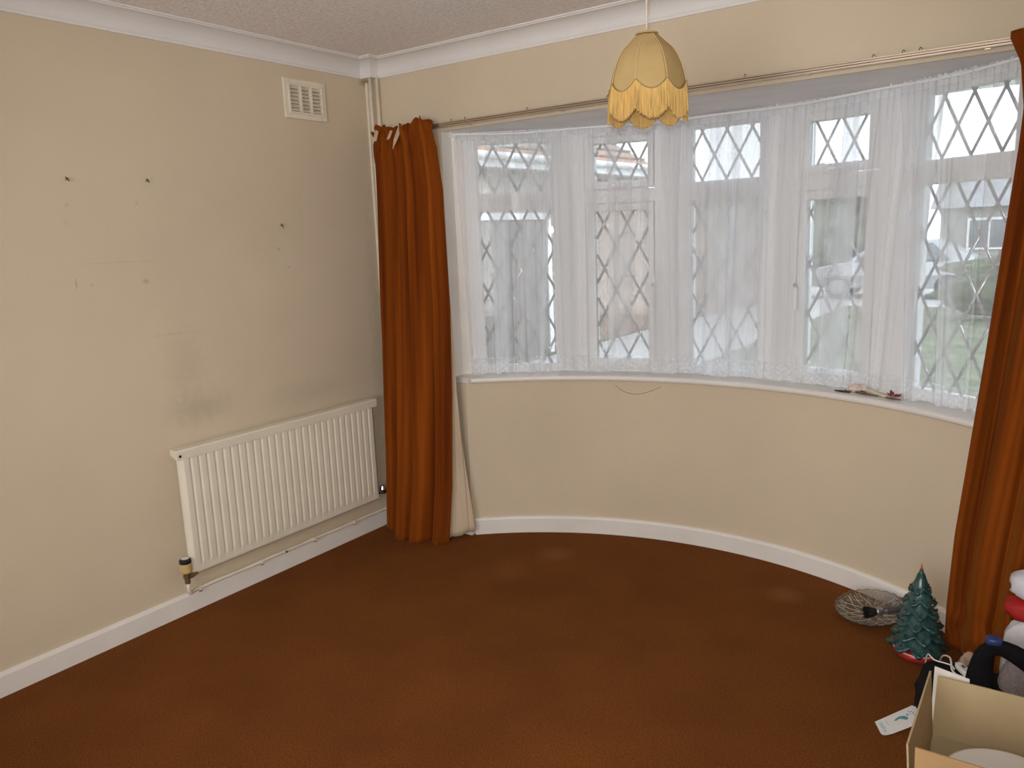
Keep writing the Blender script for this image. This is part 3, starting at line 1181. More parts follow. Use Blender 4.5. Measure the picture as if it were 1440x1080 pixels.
def strands(z0fn, z1fn, dr, n, seed):
    rnd = random.Random(seed)
    b = MB()
    for i in range(n):
        ph = 2 * PI * (i + rnd.uniform(-.3, .3)) / n
        za, zb = z0fn(ph), z1fn(ph) + rnd.uniform(-.004, .003)
        pts = []
        zm = (za + zb) / 2
        j = rnd.uniform(-.0018, .0018)
        for z, dd in ((za, 0), (zm, .0008 + j), (zb, .0015 + j * 1.5)):
            r = shade_r(ph, z) + dr + dd
            pp = ph + (rnd.uniform(-.012, .012) if z != za else 0)
            pts.append((LX + r * math.cos(pp), LY + r * math.sin(pp), z))
        b.tube(pts, [.0011, .0012, .0011], 4, cap=False)
    return b


fr = strands(scallop, lambda p: scallop(p) - .079, .0012, 620, 3).build('fringe', M['fringe'], lamp)
fr['kind'] = 'stuff'
for nm, fn, dr, rr in (('top_braid', lambda p: scallop(p), .0022, .0013), ('fringe_hem', lambda p: scallop(p) - .079, .0030, .0014)):
    b = MB()
    pts = []
    for i in range(161):
        ph = 2 * PI * i / 160
        z = fn(ph)
        r = shade_r(ph, z) + dr
        pts.append((LX + r * math.cos(ph), LY + r * math.sin(ph), z + (.0012 if i % 2 else 0)))
    b.tube(pts, rr, 6, cap=False)
    b.build(nm, M['braid'], lamp)
b = MB()
b.tube([(LX + .031 * math.cos(2 * PI * i / 32), LY + .031 * math.sin(2 * PI * i / 32), 2.0455 + (.0015 if i % 2 else 0)) for i in range(33)], .0022, 6, cap=False)
b.build('collar', M['shade'], lamp)
b = MB()
b.tube([(LX, LY, 2.02), (LX + .001, LY, 2.15), (LX, LY, ZC - .03)], .0032, 8)
b.build('cord', mat('old_white_flex', (0.66, 0.58, 0.48), .5, var=.1, vscale=30), lamp, smooth=True)
b = MB()
b.lathe([(.0001, 0), (.012, 0), (.014, .012), (.042, .022), (.045, .03), (.045, .036)], 28, (LX, LY, ZC - .036), True)
b.build('ceiling_rose', M['upvc'], lamp)
b = MB()
b.lathe([(.0001, 0), (.016, .0), (.018, .03), (.012, .055), (.006, .062)], 20, (LX, LY, 1.965), True)
b.build('lamp_holder', M['upvc'], lamp)
b = MB()
for k in range(4):
    a = A0 + k * PI / 2
    b.tube([(LX + .016 * math.cos(a), LY + .016 * math.sin(a), 2.02), (LX + .030 * math.cos(a), LY + .030 * math.sin(a), 2.044)], .0012, 5)
b.build('spider_ring', M['brass'], lamp)

# ------------------------------------------------------------------ oddments on the window board
def blob(center, half, n=2.0, seed=0, amp=0.0, freq=6.0, nu=28, nv=16, taper=0.0, rot=0.0):
    """super-ellipsoid with noise wrinkles"""
    b = MB()
    cx, cy, cz = center
    rings = []

    def sp(x, e):
        return math.copysign(abs(x) ** e, x)
    e = 2.0 / n
    for j in range(nv + 1):
        la = -PI / 2 + PI * j / nv
        la = max(-PI / 2 + .02, min(PI / 2 - .02, la))
        ring = []
        for i in range(nu):
            lo = 2 * PI * i / nu
            d = Vector((sp(math.cos(la), e) * sp(math.cos(lo), e), sp(math.cos(la), e) * sp(math.sin(lo), e), sp(math.sin(la), e)))
            k = 1 + amp * noise.fractal(Vector((d.x * freq / 3 + seed, d.y * freq / 3, d.z * freq / 3)), 1.0, 2.0, 4)
            tp = 1 - taper * (d.z * .5 + .5)
            p = Vector((d.x * half[0] * k * tp, d.y * half[1] * k * tp, d.z * half[2] * (1 + (k - 1) * .5)))
            c_, s_ = math.cos(rot), math.sin(rot)
            ring.append(Vector((cx + p.x * c_ - p.y * s_, cy + p.x * s_ + p.y * c_, max(cz + p.z, cz - half[2]))))
        rings.append(ring)
    return b.loft(rings)


M['tissue'] = mat('pinkish_paper', (0.66, 0.55, 0.50), .9, var=.12, vscale=60)
M['wood_strip'] = mat('bare_wood_strip', (0.72, 0.62, 0.47), .7, var=.1, vscale=40, stretch=(1, 1, .2))
M['twig'] = mat('dry_brown_leaf', (0.15, 0.09, 0.055), .8, var=.35, vscale=60)
M['red_leaf'] = mat('dark_red_dried_petals', (0.22, 0.025, 0.02), .7, var=.4, vscale=60)

b = MB()
b.tube([(2.163, .350, ZS + .004), (2.19, .343, ZS + .0045), (2.226, .333, ZS + .004)], [.0022, .004, .003], 8)
tag(b.build('pen', M['black'], smooth=True), 'slim black pen lying at the near end of the sill oddments', 'pen')
b = MB()
for k in range(5):
    a = k * 1.26
    b.add([Vector((2.214 + q * math.cos(a + e), .362 + q * math.sin(a + e), ZS + h)) for q, e, h in ((.002, 0, .002), (.012, .35, .007), (.021, 0, .013 - .002 * k), (.012, -.35, .004))] , [(0, 1, 2, 3)])
tag(b.build('plastic_clip', M['black'], solid=.0015), 'crumpled black plastic scrap on the sill behind the slim pen', 'scrap')
b = blob((2.248, .362, ZS + .017), (.036, .020, .017), 2, 3, .5, 9, 24, 12)
tag(b.build('crumpled_tissue', M['tissue'], smooth=False), 'crumpled pinkish paper on the window sill', 'paper')
b = MB()
mx = Matrix.Translation((2.325, .330, ZS + .0125)) @ Matrix.Rotation(R_(-37), 4, 'Z') @ Matrix.Rotation(R_(6), 4, 'Y')
b.box((-.066, -.011, -.004), (.066, .011, .004), mx)
tag(b.build('wood_strip', M['wood_strip'], bevel=.001), 'flat bare wooden strip resting among the oddments on the sill', 'strip')
b = MB()
b.tube([(2.245, .345, ZS + .005), (2.275, .326, ZS + .006), (2.305, .312, ZS + .005), (2.338, .296, ZS + .0045)], [.003, .006, .004, .002], 8)
b.tube([(2.262, .333, ZS + .006), (2.268, .345, ZS + .009), (2.285, .348, ZS + .005)], [.003, .004, .002], 6)
tag(b.build('dry_twig', M['twig'], smooth=True), 'brown dry twig along the front of the window sill', 'twig')
fl_ = thing('dried_flower', 'dark red dried flower head at the far end of the sill oddments', 'dried flower', (2.395, .290, ZS))
b = MB()
b.tube([(2.368, .285, ZS + .004), (2.39, .272, ZS + .0045), (2.424, .260, ZS + .004)], [.0025, .004, .002], 6)
b.build('stem', M['twig'], fl_)
rnd = random.Random(4)
for k in range(9):
    a, t_ = k * .72, rnd.uniform(.2, .9)
    b = MB()
    c = Vector((2.397 + .006 * math.cos(a), .290 + .006 * math.sin(a), ZS + .008))
    d = Vector((math.cos(a), math.sin(a), t_ * .8)).normalized()
    s = Vector((-math.sin(a), math.cos(a), 0)) * .009
    L = rnd.uniform(.024, .040)
    b.add([c, c + d * L * .5 + s, c + d * L, c + d * L * .5 - s], [(0, 1, 2, 3)])
    b.build('petal', M['red_leaf'], fl_, solid=.001)

b = MB()
pts = [bow(lerp(-16.2, -8.6, i / 12), BR - .002, .762 - .042 * math.sin(PI * (i / 12) ** .8) + .0) for i in range(13)]
b.tube(pts, .0009, 5)
tag(b.build('loose_thread', M['twig']), 'loose brown thread hanging in a loop under the sill', 'thread')

# ------------------------------------------------------------------ ceramic Christmas tree
M['green_glaze'] = mat('dark_green_ceramic_glaze', (0.008, 0.040, 0.036), .3, var=.55, vscale=60, coat=.3, stretch=(1, 1, .35), col2=(0.040, 0.110, 0.112))
M['red_glaze'] = mat('red_ceramic', (0.35, 0.025, 0.018), .3, var=.2, vscale=20, coat=.4)
M['bulb'] = mat('olive_amber_plastic_bulb', (0.07, 0.06, 0.02), .3, var=.5, vscale=60)
TX, TY = 2.578, -.150
tree = thing('ceramic_christmas_tree', 'green glazed ceramic Christmas tree lamp with red tip and red base', 'ornament', (TX, TY, 0))
b = MB()
NT = 6
bulbs = []
for t_ in range(NT):
    k = t_ / (NT - 1)
    zt = lerp(.252, .050, k)
    Rt = lerp(.040, .100, k ** .85)
    nb = 5 + (t_ + 1) // 2
    seg = nb * 10
    off = t_ * .5 * 2 * PI / nb + .2
    dz = lerp(.052, .060, k)
    rings = []
    for (rf, zf, tip) in ((.26, 1.0, 0), (.44, .60, .25), (.66, .22, .65), (.88, -.08, 1.0), (1.02, -.10, 1.15), (.90, -.28, .9), (.45, -.10, .2)):
        ring = []
        for i in range(seg):
            a = 2 * PI * i / seg
            ph = ((a - off) / (2 * PI / nb)) % 1.0
            s = 1 - abs(ph - .5) * 2            # 1 at the branch tip
            lobe = s ** .8 + .10 * math.cos(s * 19) * (1 - s)
            r = Rt * rf * (1 - .30 * tip * (1 - lobe)) + .0016 * noise.noise(Vector((a * 9, zf * 7, t_)))
            z = zt + dz * zf + .016 * tip * (1 - lobe) - .006 * tip * lobe + (.012 * tip * max(0, s - .80) / .2 * .7 if rf > .9 else 0) + .0018 * noise.noise(Vector((a * 14, t_ * 3.1, rf * 5)))
            ring.append(Vector((TX + r * math.cos(a), TY + r * math.sin(a), max(.022, z))))
        rings.append(ring)
    b.loft(rings)
    for i in range(nb):
        bulbs.append((off + (i + .5) * 2 * PI / nb, zt + dz * .05, Rt * .80))
b.lathe([(.0001, .322), (.005, .320), (.009, .300), (.018, .280), (.02, .25)], 20, (TX, TY, 0))
b.build('tree_body', M['green_glaze'], tree, smooth=True)
for a, z, r in bulbs:
    q = MB()
    d = Vector((math.cos(a), math.sin(a), .5)).normalized()
    p = Vector((TX + r * math.cos(a), TY + r * math.sin(a), z + .004))
    q.tube([p - d * .008, p - d * .001, p + d * .003], [.0034, .0040, .0016], 6)
    q.build('bulb', M['bulb'], tree)
q = MB()
q.lathe([(.0001, .340), (.0015, .336), (.004, .318), (.0055, .312), (.004, .306)], 14, (TX, TY, 0))
q.build('tip_light', mat('red_plastic_tip', (0.50, 0.045, 0.02), .3, var=.15, vscale=40), tree, smooth=True)
q = MB()
q.lathe([(.0001, 0), (.058, 0), (.070, .006), (.076, .016), (.076, .026), (.072, .032), (.056, .034), (.0001, .034)], 40, (TX, TY, 0))
base = q.build('base', M['red_glaze'], tree, smooth=True)
q = MB()
q.tube([(TX + 0.0745 * math.cos(2 * PI * i / 48), TY + .0745 * math.sin(2 * PI * i / 48), .0315) for i in range(49)], .0022, 6, cap=False)
q.build('rim', mat('pale_rim_highlight', (0.72, 0.50, 0.45), .4, var=.1, vscale=30), base)  # worn paint and the rim's glossy highlight, both put in as a pale ring
M['flex'] = mat('white_flex', (0.78, 0.77, 0.74), .45, var=.04, vscale=20)
q = MB()
q.tube(spline([(TX + .060, TY - .055, .018), (2.655, -.240, .040), (2.672, -.300, .098), (2.694, -.345, .122), (2.703, -.380, .121), (2.708, -.415, .120), (2.722, -.440, .120), (2.745, -.446, .121), (2.760, -.436, .123)]), .0030, 7)
q.tube(spline([(TX + .045, TY - .068, .018), (2.622, -.285, .040), (2.632, -.340, .112), (2.655, -.378, .118), (2.685, -.385, .119), (2.705, -.392, .120), (2.715, -.415, .122)]), .0024, 7)
cord = q.build('flex', M['flex'], tree, smooth=True)
q = MB()
mx = Matrix.Translation((2.738, -.412, .127)) @ Matrix.Rotation(math.atan2(-.057, .039), 4, 'Z')
rings = []
for z, f in ((-.008, .86), (-.005, 1), (.005, 1), (.008, .86)):
    rings.append([mx @ Vector((.033 * f * math.copysign(abs(math.cos(a)) ** .7, math.cos(a)), .0135 * f * math.copysign(abs(math.sin(a)) ** .7, math.sin(a)), z)) for a in [2 * PI * i / 28 for i in range(28)]])
q.loft(rings)
q.build('switch', M['flex'], tree, smooth=False)
q = MB()
q.box((-.006, -.004, .008), (.006, .004, .0115), mx)
q.build('rocker', mat('dark_switch_rocker', (0.10, 0.12, 0.11), .4, var=.1, vscale=30), tree)

# ------------------------------------------------------------------ cut glass dish and brush
DX, DY, DT = 2.394, .056, R_(8)
ndir = Vector((DX - BX, DY - BY, 0)).normalized()
side = Vector((-ndir.y, ndir.x, 0))
dmx = Matrix.Translation((DX, DY, .002 + .128 * math.sin(DT) * .55)) @ Matrix.Rotation(DT, 4, side * -1)
dish = thing('cut_glass_dish', 'round cut glass dish leaning against the white skirting by the ceramic tree', 'dish', (DX, DY, 0))


def cut_glass():
    m = bpy.data.materials.new('cut_glass')
    m.use_nodes = True
    nt = m.node_tree
    for n in list(nt.nodes):
        if n.type == 'BSDF_PRINCIPLED':
            nt.nodes.remove(n)
    tr = N(nt, 'ShaderNodeBsdfTransparent')
    tr.inputs[0].default_value = (.90, .89, .86, 1)
    gl = N(nt, 'ShaderNodeBsdfGlossy')
    gl.inputs['Roughness'].default_value = .08
    tc = N(nt, 'ShaderNodeTexCoord')
    vo = N(nt, 'ShaderNodeTexVoronoi')
    vo.inputs['Scale'].default_value = 60
    nt.links.new(tc.outputs['Object'], vo.inputs['Vector'])
    bp = N(nt, 'ShaderNodeBump')
    bp.inputs['Distance'].default_value = .0012
    nt.links.new(vo.outputs['Distance'], bp.inputs['Height'])
    nt.links.new(bp.outputs[0], gl.inputs['Normal'])
    lw = N(nt, 'ShaderNodeLayerWeight')
    lw.inputs[0].default_value = .35
    mr = N(nt, 'ShaderNodeMapRange')
    mr.inputs[3].default_value = .07
    mr.inputs[4].default_value = .9
    nt.links.new(lw.outputs['Fresnel'], mr.inputs[0])
    mx_ = N(nt, 'ShaderNodeMixShader')
    nt.links.new(mr.outputs[0], mx_.inputs[0])
    nt.links.new(tr.outputs[0], mx_.inputs[1])
    nt.links.new(gl.outputs[0], mx_.inputs[2])
    nt.links.new(mx_.outputs[0], nt.nodes['Material Output'].inputs[0])
    return m


M['cut_glass'] = cut_glass()
b = MB()
rings = []
for r, z in ((.0001, .004), (.05, .004), (.075, .007), (.100, .016), (.120, .027), (.128, .032), (.129, .036), (.125, .035), (.118, .030), (.098, .020), (.074, .011), (.05, .008), (.0001, .008)):
    ring = []
    for i in range(96):
        a = 2 * PI * i / 96
        rr = r * (1 + (.012 if i % 4 < 2 else 0) * (r > .115))
        ring.append(dmx @ Vector((rr * math.cos(a), rr * math.sin(a), z + (.0025 if (i % 4 < 2 and r > .122) else 0))))
    rings.append(ring)
b.loft(rings, cap=False)
b.build('bowl', M['cut_glass'], dish, smooth=True)
M['frost'] = mat('frosted_cut', (0.58, 0.48, 0.36), .25, var=.2, vscale=60)


def dish_z(r):
    return table([(0, .0085), (.05, .0085), (.074, .0115), (.098, .0205), (.118, .0305), (.125, .0355)], r)


for k in range(8):
    q = MB()
    a0 = 2 * PI * k / 8
    for (aa, bb) in ((a0 - .62, a0 + .62),):
        pts = []
        for i in range(13):
            t_ = i / 12
            a = lerp(aa, bb, t_)
            r = .040 + .076 * abs(2 * t_ - 1) ** 1.5
            pts.append(dmx @ Vector((r * math.cos(a), r * math.sin(a), dish_z(r))))
        q.tube(pts, .0008, 5)
    q.tube([dmx @ Vector((r * math.cos(a0), r * math.sin(a0), dish_z(r))) for r in (.012, .05, .08, .112)], .0009, 5)
    for e in (.10, -.10, .2, -.2):
        q.tube([dmx @ Vector((r * math.cos(a0 + e), r * math.sin(a0 + e), dish_z(r))) for r in (.094, .105, .122)], .0008, 4)
    q.build('cut_line', M['frost'], dish)

brush = thing('small_brush', 'small round brush with black bristles lying on the cut glass dish', 'brush', (2.43, .0, .03))
A = Vector((2.392, -.030, .060))
Bv = Vector((2.520, .060, .072))
ax = (Bv - A).normalized()
q = MB()
rnd = random.Random(2)
for i in range(260):
    a, rr = rnd.uniform(0, 6.28), .022 * math.sqrt(rnd.random())
    s1 = ax.cross(Vector((0, 0, 1))).normalized()
    s2 = s1.cross(ax)
    o_ = s1 * math.cos(a) * rr + s2 * math.sin(a) * rr
    q.tube([A + ax * .036 + o_ * .55, A + o_ * 1.05 - ax * (.004 + rnd.uniform(0, .008))], [.0013, .0008], 3, cap=False)
q.tube([A + ax * .036, A + ax * .018, A], [.011, .018, .019], 12)
q.build('bristles', M['black'], brush)
q = MB()
q.tube([A + ax * .032, A + ax * .036, A + ax * .055, A + ax * .060], [.0135, .0150, .0140, .010], 16)
q.build('ferrule', mat('dull_silver_ferrule', (.42, .42, .44), .35, metal=.9, var=.2, vscale=60), brush, smooth=True)
q = MB()
q.tube([A + ax * .056, A + ax * .075, A + ax * .12, A + ax * .150, A + ax * .158], [.0100, .0140, .0125, .0145, .006], 14)
q.build('handle', mat('grey_lacquer_handle', (.07, .065, .075), .3, var=.3, vscale=30), brush, smooth=True)

# ------------------------------------------------------------------ white card with teal drawing
la = Vector((.526, .850, 0))
wa = Vector((.850, -.526, 0))
org = Vector((2.534, -.633, .003))


def card_pt(s, w, z=0):
    return org + la * s + wa * w + Vector((0, 0, z + .010 * max(0, s + .0) / .16))


card = thing('gift_card', 'small white card with a teal printed drawing on the carpet', 'card', (2.58, -.6, 0))
out = [(0, 0), (.154, 0), (.162, .024), (.162, .070), (.061, .068), (0, .064), (-.020, .061), (-.027, .058), (-.030, .053), (-.028, .046)]
q = MB()
n = len(out)
q.add([card_pt(s, w) for s, w in out] + [card_pt(s, w, .0012) for s, w in out], [tuple(range(n)), tuple(range(2 * n - 1, n - 1, -1))] + [(i, (i + 1) % n, n + (i + 1) % n, n + i) for i in range(n)])
q.build('sheet', mat('white_card', (.80, .80, .80), .6, var=.03, vscale=20), card)
M['teal'] = mat('teal_ink', (.10, .30, .34), .6, var=.3, vscale=120)
M['pale_teal'] = mat('pale_teal_ink', (.52, .68, .68), .6, var=.15, vscale=120)


def ink(pts, name, m):
    q = MB()
    k = len(pts)
    q.add([card_pt(s, w, .0016) for s, w in pts], [tuple(range(k))])
    q.build(name, m, card, solid=.0002)


ink([(.048, .026), (.066, .020), (.080, .019), (.092, .024), (.098, .033), (.092, .040), (.083, .041), (.078, .034), (.070, .027), (.058, .029)], 'printed_bird', M['teal'])
ink([(.072, .041), (.079, .040), (.082, .045), (.074, .047)], 'printed_leaf', M['teal'])
ink([(.100, .023), (.106, .021), (.110, .026), (.105, .030)], 'printed_leaf', M['teal'])
for k, (s, w) in enumerate(((.118, .014), (.125, .018), (.114, .022), (.121, .026), (.128, .024), (.128, .034), (.120, .034))):
    ink([(s, w), (s + .005, w + .001), (s + .005, w + .0035), (s, w + .003)], 'printed_mark', M['teal'])
ink([(.004, .010), (.016, .010), (-.004, .054), (-.018, .050)], 'printed_band', M['pale_teal'])
ink([(.026, .012), (.030, .012), (.014, .056), (.010, .056)], 'printed_band', M['pale_teal'])

# ------------------------------------------------------------------ cardboard box with a white plate
M['card_in'] = mat('brown_cardboard', (.45, .335, .185), .85, var=.06, vscale=12, bump=.0005, bscale=160, stretch=(1, 1, .3))
M['card_out'] = mat('orange_brown_cardboard', (.47, .29, .135), .8, var=.05, vscale=12, bump=.0004, bscale=120)
M['white_card'] = mat('off_white_card', (.72, .68, .60), .7, var=.04, vscale=15)
X0, X1, Yf, Yb, ZH = 2.714, 3.080, -1.318, -.972, .232
cb = thing('cardboard_box', 'open cardboard box with upright flaps holding a white plate', 'box', ((X0 + X1) / 2, (Yf + Yb) / 2, 0))
T = .004
q = MB()
q.box((X0, Yf, 0), (X1, Yb, T))
q.box((X0, Yf, T), (X0 + T, Yb, ZH))
q.box((X1 - T, Yf, T), (X1, Yb, ZH))
q.box((X0 + T, Yf, T), (X1 - T, Yf + T, ZH))
q.box((X0 + T, Yb - T, T), (X1 - T, Yb, ZH))
q.build('body', M['card_in'], cb)


def flap(name, a, b_, lean, m, h=.168, ins=.004, thick=T):
    """a, b_: hinge ends; lean: horizontal offset of the free edge"""
    a, b_ = Vector(a), Vector(b_)
    d = (b_ - a).normalized()
    up = Vector((lean[0], lean[1], h))
    nn = d.cross(up).normalized() * thick
    P = [a + d * ins * .2, b_ - d * ins * .2, b_ - d * ins + up, a + d * ins + up]
    q = MB()
    q.add(P + [p + nn for p in P], [(0, 1, 2, 3), (7, 6, 5, 4), (0, 4, 5, 1), (1, 5, 6, 2), (2, 6, 7, 3), (3, 7, 4, 0)])
    return q.build(name, m, cb)


flap('back_flap', (X0 + T, Yb - T, ZH + .001), (X1 - T, Yb - T, ZH + .001), (0, .012), M['card_in'], .152, .006)
flap('side_flap', (X0 + .0045, Yf + .002, ZH + .001), (X0 + .0045, Yb - .006, ZH + .001), (-.012, 0), M['card_in'], .168, .002)
flap('side_flap', (X1 - .0045, Yb - .006, ZH + .001), (X1 - .0045, Yf + .002, ZH + .001), (.05, 0), M['card_in'], .160, .002)
flap('front_flap', (X1 - T, Yf + .004, ZH + .001), (X0 + T + .008, Yf + .004, ZH + .001), (-.004, -.004), M['card_out'], .168, .002)
q = MB()
q.add([(2.713, -.955, .236), (2.793, -.955, .236), (2.790, -.945, .386), (2.714, -.945, .398), (2.713, -.957, .236), (2.793, -.957, .236), (2.790, -.947, .386), (2.714, -.947, .398)],
      [(0, 1, 2, 3), (7, 6, 5, 4), (0, 4, 5, 1), (1, 5, 6, 2), (2, 6, 7, 3), (3, 7, 4, 0)])
q.box((2.713, -.9705, .200), (2.793, -.955, .238))
wf = q.build('lining_card', M['white_card'], cb)
wf['label'] = 'off white card tucked behind the back flap'
q = blob(((X0 + X1) / 2, (Yf + Yb) / 2, .118), (.150, .145, .112), 5, 2, .05, 8, 40, 20)
tag(q.build('packing_paper', mat('brown_packing_paper', (.36, .27, .17), .9, var=.2, vscale=18), smooth=False), 'brown packing paper filling the cardboard box under the plate', 'packing paper')
q = MB()
PX, PY, PZ = 2.888, -1.142, .250
q.lathe([(.0001, 0), (.070, 0), (.078, .003), (.092, .010), (.122, .017), (.1255, .0185), (.1255, .0205), (.121, .0205), (.092, .0145), (.076, .008), (.070, .0055), (.0001, .005)], 64, (PX, PY, PZ - .004))
tag(q.build('dinner_plate', mat('white_glazed_china', (.80, .80, .78), .12, coat=.6, var=.02, vscale=6), smooth=True), 'round white glazed plate lying in the cardboard box', 'plate')

# ------------------------------------------------------------------ black bag and the heap beside the curtain
M['black_cloth'] = mat('black_nylon', (.006, .0055, .008), .85, var=.35, vscale=20, bump=.002, bscale=40, spec=.2)
M['grey_fleece'] = mat('mauve_grey_fleece', (.30, .26, .26), 1.0, var=.18, vscale=120, bump=.006, bscale=160)
M['beige_fleece'] = mat('beige_fleece', (.42, .31, .22), 1.0, var=.22, vscale=90, bump=.006, bscale=150)
bag = thing('holdall_bag', 'black cloth holdall lying on the carpet behind the cardboard box', 'bag', (2.93, -.62, 0))
q = blob((2.925, -.445, .057), (.305, .112, .057), 6.0, 5, .030, 9, 72, 20)
q.build('bag_body', M['black_cloth'], bag, smooth=True)
q = MB()
path = [(2.790, -.505, .090), (2.787, -.503, .150), (2.789, -.500, .205), (2.796, -.497, .250), (2.822, -.494, .268), (2.862, -.490, .258), (2.910, -.490, .232), (2.960, -.490, .198), (3.02, -.485, .150), (3.07, -.480, .090)]
wid = [.056, .048, .038, .030, .030, .034, .038, .040, .040, .040]
pts = [Vector(p) for p in path]
rings = []
for i, p in enumerate(pts):
    t_ = (pts[min(i + 1, len(pts) - 1)] - pts[max(i - 1, 0)]).normalized()
    s = Vector((0, 1, 0))
    u_ = t_.cross(s).normalized()
    rings.append([p + u_ * wid[i] * .8 * math.copysign(abs(math.cos(a)) ** .8, math.cos(a)) + s * .016 * math.copysign(abs(math.sin(a)) ** .8, math.sin(a)) for a in [2 * PI * k / 18 for k in range(18)]])
q.loft(rings)
q.build('padded_handle', M['black_cloth'], bag, smooth=True, subsurf=1)
q = blob((2.815, -.497, .284), (.022, .020, .013), 3, 1, .1, 5, 16, 10)
q.build('clip', mat('dark_blue_plastic', (.025, .045, .17), .4, var=.25, vscale=30), bag, smooth=True)
q = blob((2.880, -.470, .176), (.060, .040, .064), 2.4, 8, .08, 8, 32, 18, taper=.5)
tag(q.build('grey_fleece_hat', M['grey_fleece'], smooth=True), 'mauve grey fleece bundle framed by the black handle of the holdall', 'fleece')
q = blob((2.752, -.292, .064), (.050, .034, .064), 2.3, 12, .12, 9, 32, 18, taper=.3)
tag(q.build('beige_fleece_slipper', M['beige_fleece'], smooth=True), 'beige fleecy bundle on the carpet in front of the bunched velvet curtain', 'fleece')

M['white_plastic'] = mat('white_polythene', (.74, .76, .80), .35, var=.06, vscale=14, bump=.003, bscale=24)
q = blob((2.945, -.284, .140), (.120, .044, .140), 3.6, 21, .07, 10, 44, 22, taper=.08)
tag(q.build('carrier_bag', M['white_plastic'], smooth=True), 'white plastic carrier bag at the bottom of the heap beside the curtain', 'carrier bag')
q = blob((2.940, -.285, .308), (.112, .055, .036), 3.0, 4, .10, 9, 40, 16)
tag(q.build('red_cloth', mat('bright_red_cloth', (.42, .012, .010), .7, var=.2, vscale=20), smooth=True), 'bright red cloth folded between the two white bags', 'cloth')
q = blob((2.950, -.285, .388), (.112, .058, .050), 2.6, 33, .09, 10, 40, 18)
tag(q.build('white_pillow', mat('bluish_white_cotton', (.70, .72, .78), .8, var=.05, vscale=14), smooth=True), 'bluish white cushion on top of the red cloth', 'cushion')
q = MB()
q.tube([(2.885, -.380, .118), (2.892, -.375, .180), (2.905, -.372, .250), (2.935, -.370, .290), (2.99, -.372, .285), (3.03, -.375, .18), (3.04, -.380, .118)], .012, 8)
tag(q.build('black_strap', M['black_cloth'], smooth=True), 'black strap standing in front of the white carrier bag', 'strap')

# ------------------------------------------------------------------ outside: front garden, neighbour's side wall, street
GZ = -.45
M['grass'] = mat('damp_grass', (.13, .15, .09), .95, var=.35, vscale=3, bump=.03, bscale=30)
M['tarmac'] = mat('pale_grey_paving', (.42, .41, .40), .9, var=.1, vscale=6)
M['brick'] = mat('red_brown_brick', (.27, .185, .14), .9, var=.2, vscale=2.2, bump=.004, bscale=60)
M['mortar'] = mat('pale_mortar', (.36, .33, .29), .95, var=.08, vscale=20)
M['roof_tile'] = mat('clay_roof_tiles', (.42, .22, .13), .9, var=.2, vscale=1.2, col2=(.30, .27, .25))
M['white_board'] = mat('white_fascia_paint', (.80, .80, .80), .5, var=.03, vscale=5)
M['door_brown'] = mat('grey_brown_garage_door', (.20, .175, .16), .6, var=.06, vscale=4)
M['leaf'] = mat('hedge_leaves', (.07, .09, .05), .8, var=.5, vscale=9, bump=.05, bscale=14, col2=(.14, .16, .09))
M['leaf2'] = mat('yellowing_leaves', (.16, .15, .04), .8, var=.4, vscale=9, bump=.05, bscale=14, col2=(.34, .25, .06))
q = MB()
q.box((-30, .9, GZ - .2), (40, 60, GZ))
struct(q.build('ground', M['grass']))
q = MB()
q.box((-30, 17, GZ - .1), (40, 23, GZ + .01))
struct(q.build('street', M['tarmac']))
q = MB()
q.box((-3.9, .9, GZ - .1), (-1.4, 17, GZ + .012))  # pale paving added to bounce daylight up to the bay soffit
struct(q.build('path', M['tarmac']))

wd = Vector((.0769, .997, 0)).normalized()
wn = Vector((wd.y, -wd.x, 0))
wo = Vector((-4.33, 6.587, 0))
wmx = Matrix(((wd.x, wn.x, 0, wo.x), (wd.y, wn.y, 0, wo.y), (0, 0, 1, 0), (0, 0, 0, 1)))
house = thing('neighbour_house', 'brick bungalow next door with white fascia and clay tiled roof', 'house', (-4.2, 8, GZ))
q = MB()
q.box((-5.0, -5.0, GZ), (5.0, 0, 2.62), wmx)
q.box((5.0, -3.0, GZ), (13.0, 0, 2.20), wmx)
q.build('wall', M['mortar'], house)
q = MB()
q.loft([[wmx @ Vector((x, y, z)) for y, z in ((.28, 2.66), (-2.5, 4.25), (-5.3, 2.66), (-5.3, 2.56), (.28, 2.56))] for x in (-5.2, 4.9)])
roof = q.build('roof', M['roof_tile'], house)
for k in range(9):
    q = MB()
    t0 = k / 9
    ya, za = lerp(.30, -2.5, t0), lerp(2.665, 4.27, t0)
    q.box((-5.2, ya - .34, 0), (4.9, ya, .035), wmx @ Matrix.Translation((0, 0, za)) )
    q.build('tile_course', M['roof_tile'], roof)
q = MB()
q.box((-5.2, .26, 2.50), (4.95, .29, 2.69), wmx)
q.box((-5.2, .0, 2.50), (4.95, .26, 2.515), wmx)
q.box((5.0, -.02, 2.19), (13.05, .05, 2.27), wmx)
q.build('fascia', M['white_board'], house)
q = MB()
q.tube([wmx @ Vector((-5.2, .34, 2.655)), wmx @ Vector((4.95, .34, 2.655))], .055, 10)
q.build('gutter', M['white_board'], house)
q = MB()
q.tube([wmx @ Vector((2.25, .33, 2.64)), wmx @ Vector((2.25, .07, 2.35)), wmx @ Vector((2.25, .07, GZ))], .04, 10)
q.build('downpipe', M['white_board'], house)
q = MB()
q.box((-1.0, .0, GZ), (1.6, .02, 1.75), wmx)
gd = q.build('garage_door', M['door_brown'], house)
for k in range(8):
    q = MB()
    x = lerp(-.98, 1.30, k / 7.0)
    q.box((x, .02, GZ + .02), (x + .27, .035, 1.72), wmx)
    q.build('door_board', M['door_brown'], gd)
q = MB()
